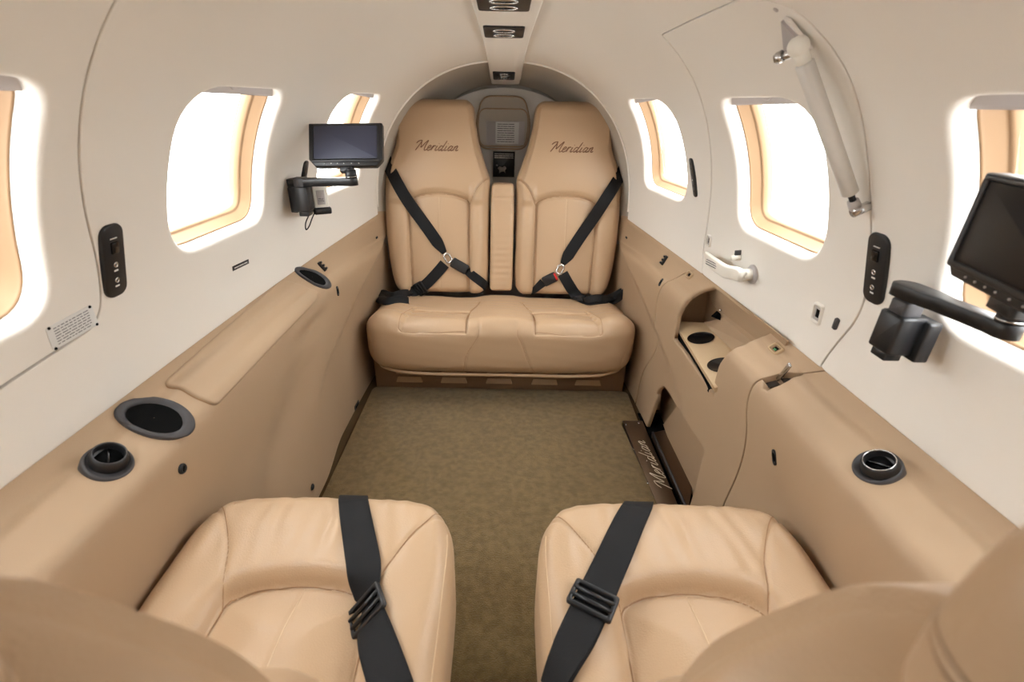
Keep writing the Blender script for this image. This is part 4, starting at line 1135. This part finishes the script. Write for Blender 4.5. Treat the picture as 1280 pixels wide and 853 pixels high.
def clip(side, c, label):
    fr = lowframe(side, *c, .002).rot(90); e = empty('clip_block', fr.O, label, 'clip')
    mk('base', *box(fr, -.016, .016, -.006, .006, -.004, .004, .001), BLACK, e)
    for q in (-.011, 0, .011): mk('post', *box(fr, q-.003, q+.003, -.004, .004, .003, .010, .001), BLACK, e)
clip(-1, (402, 334), 'row of small black clips beside the rear opening on the left ledge')
clip(1, (831, 326), 'row of small black clips on the right ledge behind the cabin door')
slot(1, (783, 297), .020, .008, 0, 'tiny black slot on the right ledge beside the bench')
slot(-1, (471, 297), .020, .008, 0, 'tiny black slot on the left ledge beside the bench')

# latch keeps: tan or white frames with a rectangular recess
def keep(fr, w_, h_, m, label, parts=True):
    e = empty('latch_keeper', fr.O, label, 'latch keeper')
    mk('keeper_frame', *ringplate(fr, rrect(w_, h_, .005, 4), rrect(w_*.74, h_*.68, .003, 4), -.004, .0050, .0016, -.002), m, e)
    mk('inner_frame', *ringplate(fr, rrect(w_*.76, h_*.70, .003, 4), rrect(w_*.42, h_*.40, .001, 4), -.004, .0024, .0006, -.002), DARKT if m is TRAY else SHADE, e)
    mk('keeper_recess', *prism(fr, rrect(w_*.46, h_*.44, .001, 4), -.004, .0012, 0), HOLE, e)
    return e
def lf2(side, px, py):
    fr = lowframe(side, px, py); q = lowframe(side, px, py+4).O; return Frame(fr.O, V3(0, -1, 0) if side > 0 else V3(0, 1, 0), fr.O-q, fr.N)
keep(lf2(1, 862, 344), .034, .020, TRAY, 'tan latch keeper on the ledge behind the cup holders')
k_ = keep(lf2(1, 970, 437), .034, .022, TRAY, 'tan latch keeper with green mark on the ledge ahead of the cup holders')
fr = lf2(1, 970, 437); mk('green_mark', *box(fr, -.004, .004, -.004, .000, .0010, .0020, .0003), GREEN, k_)
keep(wallframe(887, 301), .022, .032, LINER, 'small white latch keeper at the aft lower corner of the door panel')
keep(wallframe(1023, 392), .026, .040, LINER, 'small white latch keeper at the forward lower corner of the door panel')
fr = wallframe(1046, 405); e = empty('rubber_stop', fr.O, 'small dark rubber stop in the seam ahead of the cabin door', 'stop')
mk('stop_block', *box(fr.rot(-8), -.005, .005, -.011, .011, -.004, .005, .003), GREYR, e)
# chrome lever in the pocket
fr = lowframe(1, 980, 470); e = empty('release_lever', fr.O, 'chrome lever standing in the pocket of the right ledge', 'lever')
a, b = on(975, 475, 0, .545), on(984, 456, 0, .535)
d = (b-a).normalized(); f_ = Frame((a+b)/2, d.cross(V3(-1, 0, 0)), d, V3(-1, 0, 0)); L_ = (b-a).length/2
mk('lever_blade', *box(f_, -.0045, .0045, -L_, L_, -.002, .002, .0012), METAL, e)
mk('pivot', *tube([a+V3(0, .014, -.004), a+V3(0, -.016, -.004)], .0045, 12), BROWN, e)
fr = lowframe(1, 980, 470); L = [low(1, u, v)+low_n(1, u, v)*.028 for u, v in POCKET]
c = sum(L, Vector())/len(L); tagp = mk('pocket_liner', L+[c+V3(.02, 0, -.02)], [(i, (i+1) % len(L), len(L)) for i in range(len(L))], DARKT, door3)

# ------------------------------------------------------------------ upper wall fittings
def switch_panel(c, h_, w_, deg, label, kind=0):
    fr = wallframe(*c).rot(deg); e = empty('switch_panel', fr.O, label, 'switch panel')
    mk('cover_plate', *prism(fr, rrect(w_, h_, w_*.36, 8), -.004, .006, .002), BLACK, e)
    if kind == 0:
        mk('rocker', *box(fr, -w_*.16, w_*.16, h_*.12, h_*.27, .004, .009, .001), GLOSSB, e)
        mk('printed_mark', *box(fr, -w_*.16, w_*.16, h_*.31, h_*.325, .0055, .0063, .0001), PAPER, e)
        for q in (-.04, -.26):
            f_ = fr.at(0, h_*q, .0055); mk('jack', *lathe(f_, [(.0042, -.001), (.0042, .0015), (.003, .002), (.0022, .001), (.0022, -.001), (.0001, -.001)], 20), METAL, e)
            mk('printed_mark', *box(fr, -.004, .004, h_*q-.0105, h_*q-.008, .0055, .0063, .0001), PAPER, e)
    else:
        for q in (-.34, -.2, -.06, .08, .24, .36):
            f_ = fr.at(0, h_*q, .0055); mk('push_button', *lathe(f_, [(.0035, -.001), (.0035, .0012), (.0001, .0018)], 12), METAL if q in (-.06,) else GREYR, e)
    return e
switch_panel((139, 326), .112, .042, 0, 'black switch panel with two jacks on the left wall')
switch_panel((1098, 336), .112, .042, 0, 'black switch panel with two jacks on the right wall ahead of the door')
switch_panel((868, 222), .105, .022, 0, 'slim black switch strip on the right wall beside the door seam', 1)
switch_panel((379, 221), .085, .024, 0, 'slim black switch strip on the left wall behind the small monitor arm', 1)
def lines(fr, w_, h_, n, m, name, parent, z=.0005, seed=1, hh=.0012, ww=.5):
    """illegible small print as short dashes"""
    rnd = random.Random(seed); mb = MB()
    for i in range(n):
        y = h_/2-(i+.5)*h_/n; x = -w_/2
        while x < w_/2-.002:
            l = rnd.uniform(.003, .010)*ww*2; l = min(l, w_/2-x)
            mb.add(*[(lambda V, F: (V, F))(*box(fr, x, x+l, y-hh/2, y+hh/2, 0, z, .0001))][0]); x += l+.0016
    return mb.build(name, m, parent, smooth=False)
# placard with four rivets
cs = [(56, 411), (113, 381), (123, 405), (66, 439)]
q = [shell(*[(a) for a in at(*p)]) for p in cs]; O = sum(q, Vector())/4; U = (q[1]-q[0])+(q[2]-q[3]); Vv = (q[0]-q[3])+(q[1]-q[2])
fr = Frame(O, U, Vv, -shell_n(*at(90, 410))); e = empty('placard', O, 'small white instruction placard with four rivets on the left exit panel', 'placard')
out = [((p-O).dot(fr.U), (p-O).dot(fr.V)) for p in q]; out = round_poly(out, .004, 3)
mk('plate', *prism(fr, out, -.001, .0012, .0003), PAPER, e); w_ = (q[1]-q[0]).length; h_ = abs((q[0]-q[3]).dot(fr.V))
lines(fr.at(0, 0, .0011), w_*.78, h_*.80, 7, INK, 'printed_lines', e, .0004, 4, .0011)
for p in q: o = O+(p-O)*.90; mk('rivet', *lathe(Frame(o+fr.N*.001, fr.U, fr.V, fr.N), [(.0022, 0), (.002, .0012), (.0001, .0016)], 12), HOLE, e)
fr = wallframe(300, 332); a, b = shell(*at(291, 336)), shell(*at(310, 327)); fr = Frame((a+b)/2, b-a, V3(0, 0, 1), fr.N)
e = empty('name_tag', fr.O, 'tiny black printed label on the left wall below the second window', 'label')
mk('tag_strip', *box(fr, -.032, .032, -.005, .005, -.001, .0012, .0004), BLACK, e); lines(fr.at(0, 0, .001), .052, .004, 1, PAPER, 'printed_lines', e, .0005, 6, .002, 1)

# door handle
fr = wallframe(938, 342); piv = wallframe(941, 343)
e = empty('door_handle', piv.O, 'white lever handle with printed label on the door panel', 'door handle')
mk('escutcheon', *lathe(Frame(piv.O, piv.U, piv.V, piv.N), [(.022, -.003), (.022, .003), (.019, .006), (.0001, .006)], 32), SHADE, e)
mk('hub', *tube([piv.O, piv.O+piv.N*.028], .0135, 24), WHITE, e)
tip = wallframe(896, 322, .030)
a = piv.O+piv.N*.030; b = tip.O; d = (b-a)
V = []; F = []
def bar(Pc, wds, ths, fr):
    V = []; F = []; n = len(Pc)
    for i in range(n):
        dd = (Pc[min(i+1, n-1)]-Pc[max(i-1, 0)]).normalized(); up = fr.V; nn = dd.cross(up).normalized(); up = nn.cross(dd)
        o = rrect(wds[i], ths[i], ths[i]*.35, 4)
        for x, y in o: V.append(Pc[i]+up*x+nn*y)
    m = len(o)
    for i in range(n-1):
        for k in range(m): F.append((i*m+k, i*m+(k+1) % m, (i+1)*m+(k+1) % m, (i+1)*m+k))
    F.append(tuple(reversed(range(m)))); F.append(tuple((n-1)*m+k for k in range(m))); return V, F
Pc = smooth_path([a+V3(0, -.014, .0), a+V3(-.003, .01, 0), a+d*.25+V3(-.010, 0, -.003), a+d*.6+V3(-.008, 0, 0), b+V3(-.0, 0, .002)], 6)
n = len(Pc); mk('lever', *bar(Pc, [.031-.006*math.exp(-((i/n-.0)/.1)**2) for i in range(n)], [.017-.009*(i/n)**2 for i in range(n)], piv), WHITE, e)
c = a+d*.62+V3(-.014, 0, 0); dU = -d.normalized(); nn = dU.cross(V3(0, 0, 1)); nn = nn if nn.x < 0 else -nn
f_ = Frame(c, dU, V3(0, 0, 1), nn); lines(f_.at(0, .0, .0012), .055, .016, 3, INK, 'printed_lines', e, .0014, 8, .0016, .8)
k = wallframe(925, 322); mk('lock_button', *tube([k.O, k.O+k.N*.02], .007, 14), WHITE, e)
mk('lock_tab', *box(k.at(0, .006, .0), -.0025, .0025, -.012, .012, .0, .014, .001), GREYR, e)

# gas strut on the door frame
p0 = shell(*at(998, 58)); p1 = shell(*at(1070, 262)); n0 = -shell_n(*at(998, 58)); n1 = -shell_n(*at(1070, 262))
a = on(996, 60, 1, .755); a = EYE+(p0-EYE)*.955; b = EYE+(p1-EYE)*.965
e = empty('gas_strut', b, 'light grey gas strut hanging beside the door window', 'gas strut')
d = (b-a).normalized(); Lg = (b-a).length
mk('cylinder', *tube([a+d*.022, a+d*.024, a+d*(Lg-.030), a+d*(Lg-.028)], [.009, .0112, .0112, .009], 24), STRUT, e)
mk('rod', *tube([a+d*(Lg-.03), a+d*(Lg-.012)], .0045, 14), BLACK, e)
mk('collar', *tube([a+d*.004, a+d*.010, a+d*.024], [.008, .0095, .0085], 20), WHITE, e)
f_ = Frame(a, d.cross(n0), d, n0); 
sph = lambda c_, r: lathe(Frame(c_, f_.U, f_.V, f_.N), [(max(1e-4, r*cos(t)), r*sin(t)) for t in np.linspace(-pi/2, pi/2, 13)], 20)
mk('ball_joint', *sph(a+d*.0, .013), WHITE, e)
mk('pivot_bolt', *tube([a+f_.U*.0-V3(.0, -.004, .006), a+V3(-.008, .020, -.010)], .0055, 10), METAL, e)
mk('pivot_nut', *tube([a+V3(-.008, .018, -.009), a+V3(-.011, .026, -.012)], .0075, 6), METAL, e)
tp = [EYE+(shell(*at(*p))-EYE)*k for p, k in (((981, 22), .995), ((984, 60), .965), ((1000, 62), .96), ((1006, 50), .975))]
slab(tp, n0*.006, SHADE, 'bracket_plate', e)
tp = [EYE+(shell(*at(*p))-EYE)*k for p, k in (((982, 20), .998), ((990, 24), .992), ((1017, 60), .985), ((1012, 63), .985))]
slab(tp, n0*.004, LINER, 'bracket_cover', e)
mk('end_fitting', *tube([b-d*.016, b-d*.004, b+d*.004], [.0075, .0085, .006], 16), SHADE, e)
mk('end_bolt', *tube([b+V3(-.006, -.004, -.004), b+n1*-.03], .0075, 14), METAL, e)
cc = wallframe(970, 12); e2 = empty('cover_screw', cc.O, 'tiny screw above the strut bracket near the ceiling', 'screw')
mk('screw_head', *lathe(cc, [(.004, -.001), (.0035, .001), (.0001, .0015)], 12), SHADE, e2)

# ------------------------------------------------------------------ ceiling strip with reading lights
def cz(y, x=0):
    w_, z0, zc = sect(y); return z0+(zc-z0)*(1-min(1, abs(x)/w_)**NE)**(1/NE)
strip = empty('ceiling_console', (0, 1.2, cz(1.2)), 'off-white ceiling strip running aft with black light units', 'ceiling console')
V = []; F = []; ys = np.linspace(-.3, 2.215, 90); prof = [(-1, .002), (-.985, -.010), (-.93, -.014), (-.5, -.016), (0, -.0165), (.5, -.016), (.93, -.014), (.985, -.010), (1, .002)]
def sw(y): return interp(y, [(-.3, .074), (1.17, .070), (1.6, .062), (2.21, .058)])[0]
for y in ys:
    for x, dz in prof: V.append((x*sw(y)-.006*(y > 5), y, cz(y, x*sw(y)*.9)+dz))
m_ = len(prof)
for i in range(len(ys)-1):
    for k in range(m_-1): F.append((i*m_+k, i*m_+k+1, (i+1)*m_+k+1, (i+1)*m_+k))
F.append(tuple(range(m_)))
F.append(tuple((len(ys)-1)*m_+k for k in reversed(range(m_))))
mk('strip_cover', V, F, LINER, strip, sharp=50)
for sg in (-1, 1): mk('piping', *tube([V3(sg*sw(y)*1.0, y, cz(y, sw(y))-.001) for y in ys[:-1]], .0028, 6), LINER, strip)
def light_unit(y, w_, l_, label):
    z = cz(y)-.0165; sl = (cz(y+.02)-cz(y-.02))/.04
    fr = Frame((-.006, y, z), V3(1, 0, 0), V3(0, -1, -sl), V3(0, sl, -1))
    e = empty('reading_light', fr.O, label, 'reading light')
    mk('housing', *prism(fr, rrect(w_, l_, .010, 6), -.002, .004, .0015), BLACK, e)
    for q in (-.20, .24):
        f_ = fr.at(0, q*l_, .004); P = [f_.p(x, yy, .001) for x, yy in ell(w_*.25, l_*.13, 28)]
        mk('chrome_ring', *tube(P, .0022, 8, closed=True), METAL, e); mk('lens', *prism(f_, ell(w_*.22, l_*.11, 28), -.001, .0005, 0), GLOSSB, e)
light_unit(1.405, .100, .125, 'black ceiling light unit with two chrome ovals, midway along the ceiling strip')
light_unit(1.12, .104, .125, 'black ceiling light unit cut by the top edge of the photo')
light_unit(2.06, .082, .125, 'black ceiling light unit at the rear end of the strip')

# ------------------------------------------------------------------ rear bulkhead fittings
fr = Frame((-.006, 2.268, .918), (1, 0, 0), (0, 0, 1), (0, -1, 0))
e = empty('bulkhead_pocket', fr.O, 'rounded beige pocket panel high on the rear bulkhead', 'pocket panel')
tr = lambda w0, w1, h0, h1, r: round_poly([(-w0/2, h0), (w0/2, h0), (w1/2, (h0+h1)/2), (w0/2*.86, h1), (-w0/2*.86, h1), (-w1/2, (h0+h1)/2)], r, 6)
o_ = tr(.205, .235, -.103, .103, .04)
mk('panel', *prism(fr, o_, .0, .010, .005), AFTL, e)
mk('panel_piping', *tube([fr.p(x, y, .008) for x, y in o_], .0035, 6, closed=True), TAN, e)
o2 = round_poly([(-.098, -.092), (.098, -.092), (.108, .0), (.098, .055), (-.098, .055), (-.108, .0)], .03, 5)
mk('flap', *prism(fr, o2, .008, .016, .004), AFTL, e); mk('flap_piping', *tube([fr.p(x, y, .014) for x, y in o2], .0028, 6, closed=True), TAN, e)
f_ = fr.at(.010, -.038, .0165); e = empty('placard', f_.O, 'white printed placard on the beige pocket of the rear bulkhead', 'placard')
mk('card', *box(f_, -.082, .082, -.047, .047, 0, .0012, .0004), SHADE, e); f3 = f_.at(.008, 0, .001); mk('paper_sheet', *box(f3, -.050, .050, -.043, .043, 0, .001, .0004), PAPER, e)
lines(f3.at(-.006, 0, .001), .074, .078, 9, INK, 'printed_lines', e, .0006, 12, .0028, 1.6)
fr = Frame((.000, 2.268, .752), (1, 0, 0), (0, 0, 1), (0, -1, 0)); e = empty('placard', fr.O, 'black placard with white print between the two rear headrests', 'placard')
mk('card', *box(fr, -.048, .048, -.055, .052, -.004, .0015, .0005), BLACK, e)
lines(fr.at(0, .034, .0015), .084, .024, 3, PAPER, 'printed_lines', e, .0006, 14, .003, 1.8)
mk('pictogram', *prism(fr.at(-.006, -.022, .0015), cat2([(-.022, .004), (-.012, .012), (0, .008), (.010, .014), (.018, .004), (.012, -.004), (.014, -.016), (.006, -.010), (-.006, -.012), (-.014, -.018), (-.014, -.004)], 3), 0, .0007, 0), SHADE, e)
mk('pictogram', *prism(fr.at(-.030, -.006, .0015), ell(.005, .004, 12), 0, .0007, 0), SHADE, e)

# ------------------------------------------------------------------ monitors on swing arms
def monitor(BLc, h, up, W_, H_, label, scr=None):
    """BLc = lower corner, h = unit vector along the lower edge"""
    h = h.normalized(); up = (up-h*up.dot(h)).normalized(); n = h.cross(up).normalized()
    c = BLc+h*W_/2+up*H_/2
    if n.dot(EYE-c) < 0: n = -n
    fr = Frame(c, h, up, n)
    e = empty('wall_monitor', c-up*H_/2, label, 'monitor')
    cham = .16*H_
    out = round_poly([(-W_/2, H_/2), (-W_/2, -H_/2+cham), (-W_/2+cham*.9, -H_/2), (W_/2-cham*.9, -H_/2), (W_/2, -H_/2+cham), (W_/2, H_/2)], .003, 3)
    mk('housing', *prism(fr, out, -.018, .0, .0025), BLACK, e)
    inn = rrect(W_*.86, H_*.76, .003, 4, 0, .05*H_)
    mk('screen', *prism(fr, inn, -.001, .0009, .0003), scr or SCREEN, e)
    out2 = rrect(W_*.95, H_*.88, .004, 4, 0, .03*H_); mk('bezel', *ringplate(fr, out2, rrect(W_*.87, H_*.77, .003, 4, 0, .05*H_), -.001, .0022, .001, 0), BLACK, e)
    for k in range(6): mk('button', *lathe(fr.at(W_*(-.28+.085*k if k < 4 else (-.02+.10*(k-3))), -H_*.44, .0), [(.0014, -.001), (.0012, .0012), (.0001, .0014)], 8), SHADE, e)
    mk('neck_mount', *box(fr.at(0, -H_*.5, -.010), -.016, .016, -.012, .006, -.008, .006, .002), BLACK, e)
    return e, fr
def t_at(px, py, t): return EYE+ray(px, py)*t
A_, B_ = t_at(395, 208.5, 1.15), t_at(478, 207, 1.15); T_ = t_at(381, 150, 1.165)
TR_ = t_at(474, 152, 1.15)
up = (TR_-B_)
# the left screen narrows toward the bottom, as in the photograph
hv = (B_-A_)
BL0 = t_at(386, 208, 1.15)
Wm = (B_-BL0).length
emon, fm = monitor(BL0, B_-BL0, up, Wm, .103, 'small black monitor on a folding arm fixed to the left wall', SCREENL)
def arm_set(mount, aft, wall_n, a0, a1, joint, e, sc=1., vdir=V3(0, 0, 1)):
    fr = Frame(mount, V3(0, 1, 0) if wall_n.x > 0 else V3(0, -1, 0), vdir, wall_n)
    mk('wall_plate', *prism(fr.at(.012*sc, -.004, -.022*sc), rrect(.040*sc, .062*sc, .004, 4), -.01, .006, .002), BLACK, e)
    mk('mount_block', *box(fr, -.022*sc, .022*sc, -.030*sc, .030*sc, -.02*sc, .018*sc, .004), BLACK, e)
    mk('mount_foot', *box(fr, -.015*sc, .014*sc, -.042*sc, -.028*sc, -.010*sc, .014*sc, .002), BLACK, e)
    top = fr.p(0, .030*sc, 0); mk('swivel_post', *box(fr, -.015*sc, .015*sc, .028*sc, .050*sc, -.012*sc, .014*sc, .003), GREYR, e)
    d = (a1-a0); L = d.length; d.normalize(); w0, w1 = .018*sc, .014*sc
    side = V3(0, 0, 1).cross(d).normalized(); N = d.cross(side); N = N if N.z > 0 else -N
    f_ = Frame(a0, d, side, N)
    out = [(-w0*cos(t), w0*sin(t)) for t in np.linspace(-pi/2, pi/2, 12)]
    out = [( -w0*cos(t), w0*sin(t)) for t in np.linspace(pi/2, -pi/2, 12)][::-1]
    o = [(-w0*cos(t), -w0*sin(t)) for t in np.linspace(-pi/2, pi/2, 12)]
    o = [(w0*cos(t), w0*sin(t)) for t in np.linspace(pi/2, 3*pi/2, 12)]+[(L*.3, -w0*.95), (L*.42, -w0*.72), (L-w1, -w1*.85)]+[(L+w1*cos(t), w1*sin(t)) for t in np.linspace(-pi/2, pi/2, 12)]+[(L-w1, w1*.85), (L*.42, w0*.72), (L*.3, w0*.95)]
    mk('swing_arm', *prism(f_, o, -.009*sc, .009*sc, .002), BLACK, e)
    mk('hinge_cylinder', *tube([a1+N*.008*sc, a1+N*.026*sc], .0135*sc, 20), BLACK, e)
    mk('hinge_band', *tube([a1+N*.011*sc, a1+N*.0125*sc], .0142*sc, 20), METAL, e)
    mk('tilt_joint', *tube([a1+N*.022*sc, joint], .0075*sc, 12), BLACK, e)
    return e
wl = wallframe(378, 247); mnt = t_at(379, 248, 1.20)
arm_set(mnt, True, V3(1, 0, 0), t_at(368, 228, 1.19), t_at(440, 227, 1.165), fm.p(.002, -.056, -.012), emon)
# beige power unit clipped behind the left mount
c = t_at(401, 247, 1.235); fr = Frame(c, V3(1, .55, 0), V3(0, 0, 1), V3(.55, -1, 0)); e = empty('power_adapter', c-V3(0, 0, .04), 'white and grey box clipped in a black holder behind the left monitor arm', 'adapter box')
mk('case', *box(fr, -.018, .018, -.028, .036, -.050, .0, .003), WHITE, e); mk('front_label', *box(fr, -.010, .010, -.018, .018, -.001, .001, .001), SHADE, e)
lines(fr.at(0, -.006, .001), .014, .010, 3, INK, 'printed_lines', e, .0006, 22, .0014, .4)
mk('holder', *box(fr, -.022, .022, -.042, -.025, -.055, .008, .004), BLACK, e); mk('holder_strap', *box(fr, -.0155, .0155, .010, .016, -.045, -.035, .001), BLACK, e)
Lp = smooth_path([fr.p(-.02, -.036, .0), fr.p(-.030, -.050, .006), fr.p(-.040, -.070, .004), fr.p(-.048, -.078, .0), fr.p(-.046, -.062, -.003), fr.p(-.036, -.044, -.004), fr.p(-.030, -.030, -.01)], 6)
mk('cord', *tube(Lp, .0016, 8), BLACK, e)
# right-hand monitor, folded near the wall
k = .545/.501; B0 = EYE+(V3(.46, .486, .849)-EYE)*k*.965; T0 = EYE+(V3(.462, .4856, .940)-EYE)*k*.965; h_ = V3(-.22, -.975, 0).normalized()
em2, fm2 = monitor(B0, h_, V3(0, 0, 1), .178, .104, 'black monitor on a swing arm in front of the right forward window')
mnt = t_at(1120, 415, .650)
arm_set(mnt, False, V3(-1, 0, 0), t_at(1133, 362, .625), t_at(1258, 412, .50), fm2.p(0, -.060, -.012), em2, .92, V3(.10, 0, 1))
